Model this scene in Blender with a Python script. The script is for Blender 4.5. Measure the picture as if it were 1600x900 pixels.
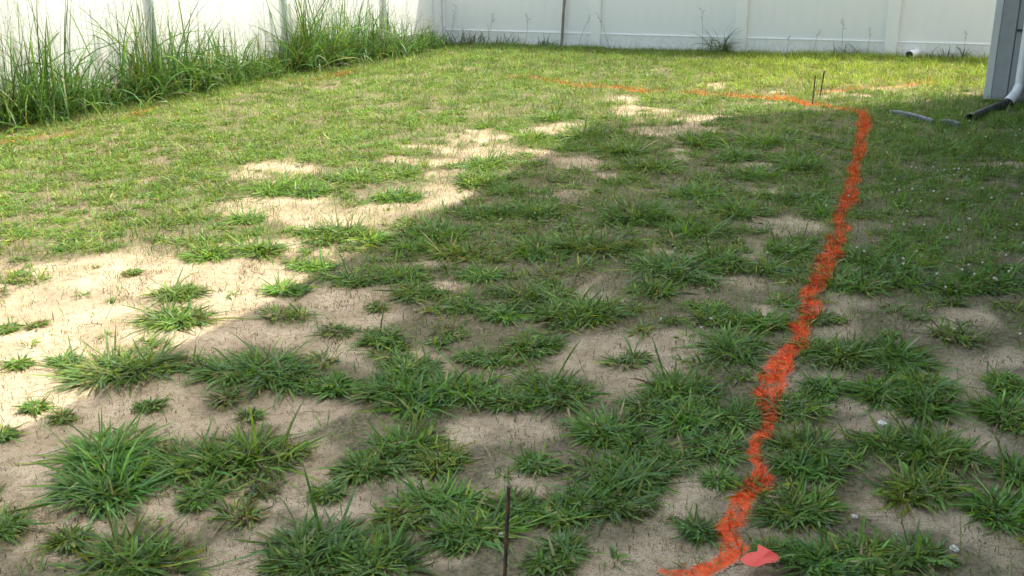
import bpy, bmesh, math, random
import numpy as np
from mathutils import Vector, Matrix

for o in list(bpy.data.objects):
    bpy.data.objects.remove(o)
scene = bpy.context.scene
COL = scene.collection
rng = np.random.default_rng(7)
random.seed(7)

# ------------------------------------------------------------------ camera
FPX, PITCH, ROLL, EYE = 1600.0, math.radians(20.2), math.radians(1.2), 1.6
cam_d = bpy.data.cameras.new('camera')
cam_d.sensor_width = 36.0
cam_d.lens = 36.0 * FPX / 1600.0
cam_d.clip_start = 0.05
cam_d.clip_end = 2000
cam = bpy.data.objects.new('camera', cam_d)
COL.objects.link(cam)
R0 = Vector((1, 0, 0))
F0 = Vector((0, math.cos(PITCH), -math.sin(PITCH)))
U0 = Vector((0, math.sin(PITCH), math.cos(PITCH)))
cx_ = R0 * math.cos(ROLL) - U0 * math.sin(ROLL)
cy_ = R0 * math.sin(ROLL) + U0 * math.cos(ROLL)
m = Matrix((cx_, cy_, -F0)).transposed().to_4x4()
m.translation = Vector((0, 0, EYE))
cam.matrix_world = m
scene.camera = cam

# ------------------------------------------------------------------ daylight
SUN_EL = math.radians(64)
SUN_AZ = Vector((0.944, 0.33, 0)).normalized()
w = bpy.data.worlds.new('World')
scene.world = w
w.use_nodes = True
nt = w.node_tree
bg = nt.nodes['Background']
sky = nt.nodes.new('ShaderNodeTexSky')
sky.sky_type = 'NISHITA'
sky.sun_disc = False
sky.sun_elevation = SUN_EL
sky.sun_rotation = math.atan2(SUN_AZ.x, SUN_AZ.y)
sky.air_density = 2.0
sky.dust_density = 5.5
sky.ozone_density = 1.0
nt.links.new(sky.outputs[0], bg.inputs[0])
bg.inputs[1].default_value = 0.15
sd = bpy.data.lights.new('sun', 'SUN')
sd.energy = 2.35
sd.angle = math.radians(0.3)
sd.color = (1.0, 0.925, 0.80)
sun = bpy.data.objects.new('sun', sd)
COL.objects.link(sun)
sv = Vector((SUN_AZ.x * math.cos(SUN_EL), SUN_AZ.y * math.cos(SUN_EL), math.sin(SUN_EL)))
sun.rotation_euler = sv.to_track_quat('Z', 'Y').to_euler()
sun.location = sv * 30
scene.view_settings.view_transform = 'Standard'
scene.view_settings.look = 'None'
scene.view_settings.gamma = 1.0
scene.view_settings.exposure = 1.5


# ------------------------------------------------------------------ where things stand
def G(px, py, z=0.0):
    """point of the ground (or of height z) seen at a place of the photograph"""
    dx, dy = px - 800, py - 450
    c, s = math.cos(ROLL), math.sin(ROLL)
    u = (dx * c - dy * s) / FPX
    v = -(dx * s + dy * c) / FPX
    d = Vector((u, math.cos(PITCH) + v * math.sin(PITCH), -math.sin(PITCH) + v * math.cos(PITCH)))
    t = (z - EYE) / d.z
    return Vector((d.x * t, d.y * t, z))


def PX(x, y, z=0.0):
    """vectorised inverse of G"""
    zz = z - EYE
    f = y * math.cos(PITCH) - zz * math.sin(PITCH)
    f = np.maximum(f, 0.2)
    up = y * math.sin(PITCH) + zz * math.cos(PITCH)
    a = x / f * FPX
    b = -up / f * FPX
    c, s = math.cos(ROLL), math.sin(ROLL)
    return 800 + a * c + b * s, 450 - a * s + b * c


TAB = rng.random((256, 256))


def vnoise(x, y, sc, seed=0):
    x = np.asarray(x) / sc + 31.7 * seed + 1000
    y = np.asarray(y) / sc + 17.3 * seed + 1000
    xi = np.floor(x).astype(int); yi = np.floor(y).astype(int)
    fx = x - xi; fy = y - yi
    fx = fx * fx * (3 - 2 * fx); fy = fy * fy * (3 - 2 * fy)
    a = TAB[xi & 255, yi & 255]; b = TAB[(xi + 1) & 255, yi & 255]
    c = TAB[xi & 255, (yi + 1) & 255]; d = TAB[(xi + 1) & 255, (yi + 1) & 255]
    return (a * (1 - fx) + b * fx) * (1 - fy) + (c * (1 - fx) + d * fx) * fy


def fbm(x, y, sc, n=3, seed=0):
    r = 0; amp = 0.5; tot = 0
    for i in range(n):
        r = r + amp * vnoise(x, y, sc / 2 ** i, seed + i * 3)
        tot += amp; amp *= 0.5
    return r / tot


def sstep(a, b, v):
    t = np.clip((v - a) / (b - a), 0, 1)
    return t * t * (3 - 2 * t)


def height(x, y):
    x = np.asarray(x, float); y = np.asarray(y, float)
    fade = np.clip(1 - (np.hypot(x, y - 7) - 14) / 6, 0, 1)
    return ((fbm(x, y, 1.6, 2, 40) - .5) * .05 + (fbm(x, y, .35, 2, 50) - .5) * .022
            + (vnoise(x, y, .07, 60) - .5) * .007) * fade


# bare sand, as seen in the photograph: centre, half-widths
SAND = [(610, 250, 30, 5), (680, 232, 40, 6), (740, 205, 40, 5), (510, 398, 30, 8), (700, 270, 50, 7), (60, 560, 170, 105), (230, 440, 230, 36), (330, 500, 120, 70), (60, 660, 120, 60), (180, 620, 130, 40),
        (390, 440, 90, 40), (430, 330, 90, 20), (520, 345, 110, 16), (400, 385, 70, 14), (640, 300, 40, 24),
        (690, 300, 60, 18), (590, 330, 70, 14), (430, 262, 70, 10), (360, 280, 40, 10), (745, 220, 60, 12), (800, 238, 80, 12), (850, 205, 50, 8),
        (700, 250, 50, 8), (975, 158, 50, 12), (1000, 178, 60, 8), (1050, 203, 90, 9), (1100, 190, 50, 8), (1115, 130, 40, 5),
        (1230, 145, 40, 5), (1320, 148, 40, 5), (1390, 138, 60, 4), (1200, 160, 40, 4), (1060, 230, 28, 22),
        (900, 250, 50, 9), (950, 272, 40, 9), (870, 300, 50, 7), (1170, 255, 50, 7), (1175, 300, 50, 8),
        (1215, 347, 50, 12), (1030, 392, 34, 13), (1180, 385, 60, 9), (1150, 442, 50, 12), (920, 448, 35, 11), (1190, 480, 40, 12),
        (1310, 478, 60, 10), (520, 480, 90, 36), (440, 540, 90, 28), (540, 555, 60, 30), (340, 555, 60, 16), (700, 455, 40, 14), (660, 410, 40, 8),
        (90, 730, 120, 50), (50, 790, 90, 40), (230, 670, 110, 26), (420, 640, 60, 32), (440, 680, 30, 20), (520, 690, 34, 28), (90, 690, 60, 20),
        (300, 800, 100, 24), (100, 815, 90, 20), (370, 870, 70, 40), (500, 742, 70, 22), (560, 790, 110, 18), (430, 790, 40, 20), (700, 755, 90, 14),
        (770, 690, 60, 34), (790, 655, 60, 14), (960, 560, 80, 40), (1040, 540, 70, 32), (900, 540, 40, 20), (680, 560, 30, 12),
        (860, 745, 50, 14), (1340, 640, 70, 20), (1400, 665, 70, 20), (1330, 690, 60, 16), (1370, 790, 100, 28),
        (1480, 815, 110, 30), (1550, 850, 80, 30), (1540, 560, 70, 24), (1500, 580, 50, 22), (1570, 700, 60, 18), (1530, 740, 40, 14), (960, 850, 110, 20), (1060, 860, 60, 30),
        (1100, 770, 60, 28), (690, 870, 50, 26), (1560, 610, 40, 14), (1330, 590, 40, 10), (1500, 500, 60, 12), (1560, 262, 60, 7), (40, 880, 50, 20), (1480, 668, 50, 12)]


def sand_amount(x, y):
    """0 = closed turf, 1 = bare"""
    px, py = PX(x, y)
    wx = (fbm(x, y, .34, 4, 5) - .5); wy = (fbm(x, y, .34, 4, 8) - .5)
    scl = FPX / np.maximum(y, 1.0)
    px = px + wx * .42 * scl; py = py + wy * .26 * scl * np.clip(2.2 / np.maximum(y, 1), .15, 1) * 1.2
    s = np.zeros_like(px)
    for (cx, cy, rx, ry) in SAND:
        g = 1.12 if (cy > 480 or cx < 480) else 1.0 if (cx < 900 and cy < 720 - cx * .545) else .95
        d = ((px - cx) / (rx * g)) ** 2 + ((py - cy) / (ry * g)) ** 2
        st = 1.0 if cy > 420 else .80
        s = np.maximum(s, st * (1 - sstep(.2, 1.6, d)))
    far = sstep(200, 165, py)
    s = s * (1 - far * .55 * sstep(.35, .6, fbm(x, y, .25, 3, 25)))
    # loose openings of the thin turf in the middle and near ground
    open_ = sstep(.60, .70, fbm(x, y, .42, 3, 21)) * sstep(11.0, 8.5, y) * sstep(-2.2, -.6, x) * .55 * sstep(4.6, 3.6, y)
    outside = sstep(.50, .62, fbm(x, y, .5, 3, 22)) * ((px < -60) | (px > 1660) | (py > 930)) * sstep(8, 6, y)
    s = np.maximum(s, np.maximum(open_, outside))
    s = s + (fbm(x, y, .13, 3, 27) - .5) * 1.5 * (s > .02) * (1 - np.abs(2 * s - 1) * .6)
    return np.clip(s, 0, 1)


# ------------------------------------------------------------------ orange marking paint
PAINT = [  # (px, py, half width in metres, strength)
    [(1050, 902, .040, .9), (1100, 893, .045, 1), (1128, 874, .045, 1), (1142, 850, .05, 1), (1160, 800, .048, 1), (1190, 765, .05, 1), (1188, 720, .03, .95), (1193, 665, .038, 1),
     (1207, 615, .075, 1), (1212, 590, .085, 1), (1238, 545, .06, 1), (1255, 500, .06, 1), (1275, 455, .065, 1), (1290, 410, .06, 1), (1308, 368, .055, 1),
     (1323, 315, .06, 1), (1335, 262, .06, 1), (1348, 220, .06, 1), (1352, 192, .07, 1), (1338, 178, .07, .9), (1310, 170, .07, .6), (1268, 165, .10, 1), (1225, 156, .09, 1),
     (1150, 150, .09, .9), (1118, 148, .08, .5), (1095, 145, .09, .85), (1050, 142, .06, .15), (1008, 143, .09, .85), (965, 138, .08, .7), (900, 133, .10, .8), (850, 127, .08, .55), (800, 121, .07, .35)],
    [(1285, 144, .09, .6), (1335, 141, .09, .6), (1385, 137, .08, .35), (1430, 132, .09, .5), (1475, 130, .07, .3)],
    [(0, 226, .10, .42), (60, 216, .10, .5), (110, 212, .08, .35), (150, 204, .08, .15)],
    [(195, 190, .07, .25), (225, 178, .10, .35), (260, 165, .08, .2)],
    [(320, 142, .12, .2), (380, 128, .10, .2)],
    [(455, 131, .08, .4), (500, 127, .08, .3), (530, 119, .09, .6), (545, 116, .09, .75)],
    [(565, 113, .06, .3), (572, 112, .06, .2)],
    [(64, 172, .06, .35), (76, 166, .06, .35)],
]


def build_segs():
    S = []
    for line in PAINT:
        pts = [(G(p[0], p[1]), p[2], p[3] * (.62 if p[1] < 168 and p[0] < 600 else .72 if p[1] < 168 else 1)) for p in line]
        for a, b in zip(pts[:-1], pts[1:]):
            S.append((a[0].x, a[0].y, a[1], a[2], b[0].x, b[0].y, b[1], b[2]))
    return S


SEGS = build_segs()


def paint_amount(x, y):
    out = np.zeros_like(x)
    jx = x + (fbm(x, y, .11, 3, 71) - .5) * .10
    jy = y + (fbm(x, y, .11, 3, 74) - .5) * .10
    for (ax, ay, aw, as_, bx_, by_, bw, bs) in SEGS:
        dx, dy = bx_ - ax, by_ - ay
        t = np.clip(((jx - ax) * dx + (jy - ay) * dy) / (dx * dx + dy * dy), 0, 1)
        d = np.hypot(jx - ax - t * dx, jy - ay - t * dy)
        hw = (aw + (bw - aw) * t) * .70
        st = as_ + (bs - as_) * t
        out = np.maximum(out, st * (1 - sstep(.55, 1.25, d / hw)))
    return out


# ------------------------------------------------------------------ helpers
def tag(o, label=None, cat=None, group=None, kind=None):
    if label: o['label'] = label
    if cat: o['category'] = cat
    if group: o['group'] = group
    if kind: o['kind'] = kind
    return o


def link(name, me, mats, parent=None):
    o = bpy.data.objects.new(name, me)
    COL.objects.link(o)
    if mats is not None:
        for mm in (mats if isinstance(mats, (list, tuple)) else [mats]):
            me.materials.append(mm)
    if parent: o.parent = parent
    return o


def empty(name, loc=(0, 0, 0), rz=0.0):
    o = bpy.data.objects.new(name, None)
    o.empty_display_size = .1
    COL.objects.link(o)
    o.location = loc
    o.rotation_euler.z = rz
    return o


def bm_mesh(name, bm, smooth=False):
    me = bpy.data.meshes.new(name)
    bm.to_mesh(me); bm.free()
    if smooth:
        me.polygons.foreach_set('use_smooth', [True] * len(me.polygons))
    return me


def box(bm, x0, x1, y0, y1, z0, z1, bev=0.0, M=None):
    g = bmesh.ops.create_cube(bm, size=1)
    for v in g['verts']:
        v.co = Vector((x0 + (v.co.x + .5) * (x1 - x0), y0 + (v.co.y + .5) * (y1 - y0), z0 + (v.co.z + .5) * (z1 - z0)))
    vs = g['verts']
    if bev > 0:
        es = list({e for v in vs for e in v.link_edges})
        r = bmesh.ops.bevel(bm, geom=es, offset=bev, segments=2, affect='EDGES', profile=.5)
        vs = list({v for f in r['faces'] for v in f.verts} | {v for v in vs if v.is_valid})
    if M is not None:
        bmesh.ops.transform(bm, matrix=M, verts=vs)
    return bm


def sweep(pts, radii, seg=10, cap=True, ell=1.0):
    """tube through points"""
    bm = bmesh.new()
    rings = []
    pts = [Vector(p) for p in pts]
    up = Vector((0.13, 0.21, 1)).normalized()
    for i, p in enumerate(pts):
        t = (pts[min(i + 1, len(pts) - 1)] - pts[max(i - 1, 0)]).normalized()
        a = t.cross(up)
        if a.length < 1e-3: a = t.cross(Vector((1, 0, 0)))
        a.normalize(); b = a.cross(t)
        r = radii[i] if hasattr(radii, '__len__') else radii
        rings.append([bm.verts.new(p + a * math.cos(k * 2 * math.pi / seg) * r + b * math.sin(k * 2 * math.pi / seg) * r * ell) for k in range(seg)])
    for r0, r1 in zip(rings[:-1], rings[1:]):
        for k in range(seg):
            bm.faces.new((r0[k], r0[(k + 1) % seg], r1[(k + 1) % seg], r1[k]))
    if cap:
        bm.faces.new(rings[0][::-1]); bm.faces.new(rings[-1])
    bmesh.ops.recalc_face_normals(bm, faces=bm.faces)
    return bm


# ------------------------------------------------------------------ materials
def new_mat(name):
    mt = bpy.data.materials.new(name)
    mt.use_nodes = True
    n = mt.node_tree
    return mt, n, n.nodes['Principled BSDF']


def N(nt_, typ, **kw):
    nd = nt_.nodes.new(typ)
    for k, v in kw.items():
        setattr(nd, k, v)
    return nd


def noise_col(nt_, sc, c0, c1, lo=.35, hi=.65, detail=4, coord='Object', vec=None):
    tc = N(nt_, 'ShaderNodeTexCoord')
    nz = N(nt_, 'ShaderNodeTexNoise')
    nz.inputs['Scale'].default_value = sc
    nz.inputs['Detail'].default_value = detail
    if vec:
        mp = N(nt_, 'ShaderNodeMapping')
        mp.inputs['Scale'].default_value = vec
        nt_.links.new(tc.outputs[coord], mp.inputs[0]); nt_.links.new(mp.outputs[0], nz.inputs['Vector'])
    else:
        nt_.links.new(tc.outputs[coord], nz.inputs['Vector'])
    cr = N(nt_, 'ShaderNodeValToRGB')
    cr.color_ramp.elements[0].position = lo; cr.color_ramp.elements[0].color = (*c0, 1)
    cr.color_ramp.elements[1].position = hi; cr.color_ramp.elements[1].color = (*c1, 1)
    nt_.links.new(nz.outputs['Fac'], cr.inputs[0])
    return cr, nz


def mixc(nt_, fac, a, b, mode='MIX'):
    mx = N(nt_, 'ShaderNodeMix', data_type='RGBA', blend_type=mode)
    for s, v in ((mx.inputs[0], fac), (mx.inputs[6], a), (mx.inputs[7], b)):
        if isinstance(v, (int, float)): s.default_value = v
        elif isinstance(v, tuple): s.default_value = (*v, 1)
        else: nt_.links.new(v, s)
    return mx.outputs[2]


def bump(nt_, b, hsock, strength, dist):
    bp = N(nt_, 'ShaderNodeBump')
    bp.inputs['Strength'].default_value = strength
    bp.inputs['Distance'].default_value = dist
    nt_.links.new(hsock, bp.inputs['Height'])
    nt_.links.new(bp.outputs[0], b.inputs['Normal'])


# sand and thatch
M_ground, n, b = new_mat('sandy_ground')
big, _ = noise_col(n, 4.5, (.375, .298, .198), (.53, .435, .305), .35, .65, 5)
med, mz = noise_col(n, 38, (.30, .235, .165), (1, 1, 1), .30, .52, 6)
fin, fz = noise_col(n, 230, (.42, .36, .30), (1.14, 1.12, 1.08), .34, .54, 3)
c = mixc(n, .42, big.outputs[0], med.outputs[0], 'MULTIPLY')
c = mixc(n, .8, c, fin.outputs[0], 'MULTIPLY')
at = N(n, 'ShaderNodeAttribute', attribute_name='thatch')
th, _ = noise_col(n, 70, (.075, .07, .04), (.22, .18, .11), .32, .66, 5)
c = mixc(n, at.outputs['Fac'], c, th.outputs[0])
ap = N(n, 'ShaderNodeAttribute', attribute_name='paint')
pn, pz_ = noise_col(n, 120, (0, 0, 0), (1, 1, 1), .36, .60, 5)
pm = N(n, 'ShaderNodeMath', operation='MULTIPLY_ADD')       # amount * 1.9 + speckle - 1
n.links.new(ap.outputs['Fac'], pm.inputs[0]); pm.inputs[1].default_value = 1.75
sb = N(n, 'ShaderNodeMath', operation='SUBTRACT'); n.links.new(pn.outputs[0], sb.inputs[0]); sb.inputs[1].default_value = 1.0
n.links.new(sb.outputs[0], pm.inputs[2]); pm.use_clamp = True
pcol, _ = noise_col(n, 60, (.55, .065, .02), (.96, .14, .04), .3, .62, 5)
c = mixc(n, pm.outputs[0], c, pcol.outputs[0])
n.links.new(c, b.inputs['Base Color'])
b.inputs['Roughness'].default_value = .95
b.inputs['Specular IOR Level'].default_value = .15
ad = N(n, 'ShaderNodeMath', operation='ADD')
n.links.new(mz.outputs['Fac'], ad.inputs[0]); n.links.new(fz.outputs['Fac'], ad.inputs[1])
bump(n, b, ad.outputs[0], .8, .006)


def leaf_mat(name, trans=.38, rough=.48, spec=.35):
    mt, n, b = new_mat(name)
    a = N(n, 'ShaderNodeAttribute', attribute_name='col')
    tc = N(n, 'ShaderNodeTexCoord')
    nz = N(n, 'ShaderNodeTexNoise'); nz.inputs['Scale'].default_value = 60
    n.links.new(tc.outputs['Object'], nz.inputs['Vector'])
    cr = N(n, 'ShaderNodeValToRGB')
    cr.color_ramp.elements[0].position = .3; cr.color_ramp.elements[0].color = (.72, .74, .7, 1)
    cr.color_ramp.elements[1].position = .7; cr.color_ramp.elements[1].color = (1.2, 1.18, 1.1, 1)
    n.links.new(nz.outputs['Fac'], cr.inputs[0])
    c = mixc(n, 1.0, a.outputs['Color'], cr.outputs[0], 'MULTIPLY')
    n.links.new(c, b.inputs['Base Color'])
    b.inputs['Roughness'].default_value = rough
    b.inputs['Specular IOR Level'].default_value = spec
    tr = N(n, 'ShaderNodeBsdfTranslucent')
    c2 = mixc(n, 1.0, c, (1.25, 1.25, .7), 'MULTIPLY')
    n.links.new(c2, tr.inputs[0])
    ms = N(n, 'ShaderNodeMixShader'); ms.inputs[0].default_value = trans
    n.links.new(b.outputs[0], ms.inputs[1]); n.links.new(tr.outputs[0], ms.inputs[2])
    n.links.new(ms.outputs[0], n.nodes['Material Output'].inputs[0])
    return mt


M_leaf = leaf_mat('grass_blade')
M_litter = leaf_mat('dry_grass', .1, .8, .2)

M_paint, n, b = new_mat('orange_marking_paint')
pc, pz = noise_col(n, 90, (.42, .09, .03), (.82, .16, .05), .3, .6, 4)
n.links.new(pc.outputs[0], b.inputs['Base Color'])
b.inputs['Roughness'].default_value = .85
bump(n, b, pz.outputs['Fac'], .8, .008)

M_vinyl, n, b = new_mat('white_vinyl')
vc, _ = noise_col(n, 3.0, (.74, .755, .745), (.82, .825, .81), .3, .7, 4, vec=(1, 1, .25))
tc = N(n, 'ShaderNodeTexCoord'); sp = N(n, 'ShaderNodeSeparateXYZ')
n.links.new(tc.outputs['Object'], sp.inputs[0])
mr = N(n, 'ShaderNodeMapRange')
mr.inputs['From Min'].default_value = .0; mr.inputs['From Max'].default_value = .22
mr.inputs['To Min'].default_value = .55; mr.inputs['To Max'].default_value = 0
n.links.new(sp.outputs['Z'], mr.inputs[0])
dz, _ = noise_col(n, 26, (0, 0, 0), (1, 1, 1), .42, .72, 5)
mm_ = N(n, 'ShaderNodeMath', operation='MULTIPLY')
n.links.new(mr.outputs[0], mm_.inputs[0]); n.links.new(dz.outputs[0], mm_.inputs[1])
c = mixc(n, mm_.outputs[0], vc.outputs[0], (.42, .40, .30))
n.links.new(c, b.inputs['Base Color'])
b.inputs['Roughness'].default_value = .38

M_siding, n, b = new_mat('slate_grey_paint')
c, z = noise_col(n, 14, (.29, .305, .315), (.33, .345, .355), .3, .7, 5)
n.links.new(c.outputs[0], b.inputs['Base Color']); b.inputs['Roughness'].default_value = .6
g2, z2 = noise_col(n, 30, (0, 0, 0), (1, 1, 1), .3, .7, 5, vec=(1, 1, .06))
bump(n, b, z2.outputs['Fac'], .25, .004)
M_trim, n, b = new_mat('pale_grey_trim')
c, z = noise_col(n, 10, (.54, .56, .545), (.60, .62, .60), .3, .7, 5)
n.links.new(c.outputs[0], b.inputs['Base Color']); b.inputs['Roughness'].default_value = .55
M_white, n, b = new_mat('white_aluminium')
c, z = noise_col(n, 12, (.66, .67, .66), (.78, .79, .78), .3, .7, 5)
n.links.new(c.outputs[0], b.inputs['Base Color']); b.inputs['Roughness'].default_value = .35
M_black, n, b = new_mat('black_plastic')
c, z = noise_col(n, 20, (.012, .013, .014), (.035, .036, .036), .3, .7, 5)
n.links.new(c.outputs[0], b.inputs['Base Color']); b.inputs['Roughness'].default_value = .45
M_greyplastic, n, b = new_mat('weathered_grey_plastic')
c, z = noise_col(n, 45, (.06, .07, .07), (.15, .165, .165), .35, .65, 5)
n.links.new(c.outputs[0], b.inputs['Base Color']); b.inputs['Roughness'].default_value = .5
M_rust, n, b = new_mat('rusty_steel')
c, z = noise_col(n, 60, (.04, .03, .028), (.20, .09, .05), .42, .66, 6, vec=(1, 1, .5))
n.links.new(c.outputs[0], b.inputs['Base Color']); b.inputs['Roughness'].default_value = .75
bump(n, b, z.outputs['Fac'], .6, .002)
M_wood, n, b = new_mat('weathered_stake')
c, z = noise_col(n, 40, (.13, .12, .10), (.27, .25, .21), .3, .7, 6, vec=(1, 1, .1))
n.links.new(c.outputs[0], b.inputs['Base Color']); b.inputs['Roughness'].default_value = .8
M_flag, n, b = new_mat('coral_flag_plastic')
c, z = noise_col(n, 30, (.97, .115, .075), (.98, .15, .10), .3, .7, 4)
n.links.new(c.outputs[0], b.inputs['Base Color']); b.inputs['Roughness'].default_value = .5
tr = N(n, 'ShaderNodeBsdfTranslucent'); n.links.new(c.outputs[0], tr.inputs[0])
ms = N(n, 'ShaderNodeMixShader'); ms.inputs[0].default_value = .3
n.links.new(b.outputs[0], ms.inputs[1]); n.links.new(tr.outputs[0], ms.inputs[2]); n.links.new(ms.outputs[0], n.nodes['Material Output'].inputs[0])
M_stone, n, b = new_mat('pale_stone')
c, z = noise_col(n, 70, (.45, .42, .36), (.78, .75, .68), .3, .7, 5)
n.links.new(c.outputs[0], b.inputs['Base Color']); b.inputs['Roughness'].default_value = .85
bump(n, b, z.outputs['Fac'], .6, .003)
M_petal, n, b = new_mat('clover_petals')
c, z = noise_col(n, 300, (.28, .30, .20), (.64, .62, .53), .3, .6, 3)
n.links.new(c.outputs[0], b.inputs['Base Color']); b.inputs['Roughness'].default_value = .8
M_shingle, n, b = new_mat('roof_shingle')
c, z = noise_col(n, 9, (.05, .05, .055), (.11, .105, .10), .3, .7, 5)
n.links.new(c.outputs[0], b.inputs['Base Color']); b.inputs['Roughness'].default_value = .9
M_concrete, n, b = new_mat('concrete')
c, z = noise_col(n, 20, (.26, .25, .23), (.36, .35, .32), .3, .7, 5)
n.links.new(c.outputs[0], b.inputs['Base Color']); b.inputs['Roughness'].default_value = .9


# ------------------------------------------------------------------ the ground sheet
def axis(lo, hi, flo, fhi, step):
    mid = np.arange(flo, fhi + 1e-6, step)
    out = [fhi]; s = step
    while out[-1] < hi:
        s *= 1.35; out.append(out[-1] + s)
    inn = [flo]; s = step
    while inn[-1] > lo:
        s *= 1.35; inn.append(inn[-1] - s)
    return np.array(inn[1:][::-1] + list(mid) + out[1:])


def make_ground():
    xs = axis(-300, 300, -5.5, 7.0, .035)
    ys = axis(-300, 600, 1.0, 15.5, .035)
    X, Y = np.meshgrid(xs, ys)
    x, y = X.ravel(), Y.ravel()
    z = height(x, y)
    nx, ny = len(xs), len(ys)
    i = np.arange(nx * ny).reshape(ny, nx)
    q = np.stack([i[:-1, :-1], i[:-1, 1:], i[1:, 1:], i[1:, :-1]], -1).reshape(-1, 4)
    me = bpy.data.meshes.new('ground')
    me.vertices.add(len(x)); me.vertices.foreach_set('co', np.stack([x, y, z], 1).ravel())
    me.loops.add(q.size); me.loops.foreach_set('vertex_index', q.ravel())
    me.polygons.add(len(q)); me.polygons.foreach_set('loop_start', np.arange(0, q.size, 4))
    me.polygons.foreach_set('use_smooth', np.ones(len(q), bool))
    s = sand_amount(x, y)
    at = me.attributes.new('thatch', 'FLOAT', 'POINT')
    at.data.foreach_set('value', (np.clip((1 - s) * (.55 + .7 * fbm(x, y, .2, 2, 90)), 0, .95)).astype(np.float32))
    me.update(calc_edges=True)
    o = link('ground', me, M_ground)
    tag(o, kind='structure')
    return o


make_ground()


# ------------------------------------------------------------------ grass blades
def blades(x, y, az, L, W, th0, bend, col, segs=3, z0=None, root=None, twist=None, droop_clip=True, paint=True, tipcol=None, shape=1.0):
    """vertices, tris/quads and vertex colours of N arching blades"""
    n_ = len(x)
    z = height(x, y) if z0 is None else z0
    z = z - .003
    K = segs
    ts = np.linspace(0, 1, K + 1)
    P = np.zeros((n_, K + 1, 3))
    P[:, 0, 0] = x; P[:, 0, 1] = y; P[:, 0, 2] = z
    dl = L / K
    for k in range(1, K + 1):
        tm = (ts[k] + ts[k - 1]) / 2
        th = th0 + bend * tm
        P[:, k, 0] = P[:, k - 1, 0] + np.sin(th) * np.cos(az) * dl
        P[:, k, 1] = P[:, k - 1, 1] + np.sin(th) * np.sin(az) * dl
        P[:, k, 2] = P[:, k - 1, 2] + np.cos(th) * dl
    if droop_clip:
        lo = height(P[:, :, 0].ravel(), P[:, :, 1].ravel()).reshape(n_, K + 1) + .004 + .012 * rng.random((n_, 1))
        P[:, 1:, 2] = np.maximum(P[:, 1:, 2], lo[:, 1:])
    tw = rng.normal(0, .5, n_) if twist is None else twist
    side = np.stack([-np.sin(az) * np.cos(tw), np.cos(az) * np.cos(tw), np.sin(tw)], 1)
    wp = (np.array([.62] + [1.0] * (K - 1)) if K > 1 else np.array([1.0]))
    if K >= 3:
        wp = np.interp(ts[:K], [0, .35, .7, 1], [.6, 1, .78, 0])
    V = np.zeros((n_, 2 * K + 1, 3))
    for k in range(K):
        off = side * (W * .5 * wp[k])[:, None]
        V[:, 2 * k] = P[:, k] - off
        V[:, 2 * k + 1] = P[:, k] + off
    V[:, 2 * K] = P[:, K]
    C = np.zeros((n_, 2 * K + 1, 3))
    rootc = col * np.array([1.15, .95, .9]) * .9 if root is None else root
    tipc = col * 1.08 if tipcol is None else tipcol
    for k in range(K + 1):
        t = ts[k]
        cc = rootc * (1 - min(1, t * 3)) + col * min(1, t * 3) if t < .5 else col * (1 - (t - .5) * 2) + tipc * ((t - .5) * 2)
        if k < K:
            C[:, 2 * k] = cc; C[:, 2 * k + 1] = cc
        else:
            C[:, 2 * K] = cc
    if paint:
        vx, vy, vz = V[:, :, 0].ravel(), V[:, :, 1].ravel(), V[:, :, 2].ravel()
        bp = paint_amount(vx, vy).reshape(n_, -1)
        bp = bp * (.35 + .9 * rng.random((n_, 1))) * (rng.random((n_, 1)) > .2); bp = np.clip(bp * 1.35 - .12, 0, 1)[:, :, None]
        pc_ = np.array([1.0, .135, .030]) * (.42 + .7 * rng.random((n_, 1, 1)))
        C = C * (1 - bp) + pc_ * bp
    base = (np.arange(n_) * (2 * K + 1))[:, None]
    quads = []
    for k in range(K - 1):
        quads.append(base + np.array([[2 * k, 2 * k + 1, 2 * k + 3, 2 * k + 2]]))
    tri = base + np.array([[2 * K - 2, 2 * K - 1, 2 * K]])
    Q = np.concatenate(quads, 0) if quads else np.zeros((0, 4), int)
    return V.reshape(-1, 3), Q, tri, C.reshape(-1, 3)


def mesh_from(name, parts, mat, parent=None, origin=None, smooth=True):
    Vs, Qs, Ts, Cs, off = [], [], [], [], 0
    for V, Q, T, C in parts:
        Vs.append(V); Qs.append(Q + off); Ts.append(T + off); Cs.append(C); off += len(V)
    V = np.concatenate(Vs); Q = np.concatenate(Qs).astype(np.int32); T = np.concatenate(Ts).astype(np.int32); C = np.concatenate(Cs)
    if origin is not None:
        V = V - np.array(origin)[None, :]
    me = bpy.data.meshes.new(name)
    me.vertices.add(len(V)); me.vertices.foreach_set('co', V.ravel())
    nl = Q.size + T.size
    me.loops.add(nl); me.loops.foreach_set('vertex_index', np.concatenate([Q.ravel(), T.ravel()]))
    me.polygons.add(len(Q) + len(T))
    me.polygons.foreach_set('loop_start', np.concatenate([np.arange(len(Q)) * 4, Q.size + np.arange(len(T)) * 3]))
    me.polygons.foreach_set('use_smooth', np.ones(len(Q) + len(T), bool) if smooth else np.zeros(len(Q) + len(T), bool))
    a = me.color_attributes.new('col', 'FLOAT_COLOR', 'POINT')
    a.data.foreach_set('color', np.concatenate([np.clip(C, 0, 1), np.ones((len(C), 1))], 1).ravel().astype(np.float32))
    me.update(calc_edges=True)
    o = link(name, me, mat, parent)
    if origin is not None and parent is None: o.location = origin
    return o


GREEN = np.array([.130, .245, .036])
BLUEG = np.array([.115, .232, .062])
YELG = np.array([.225, .295, .030])
OLIVE = np.array([.165, .180, .040])
STRAW = np.array([.36, .29, .15])
BROWN = np.array([.105, .078, .045])


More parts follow.
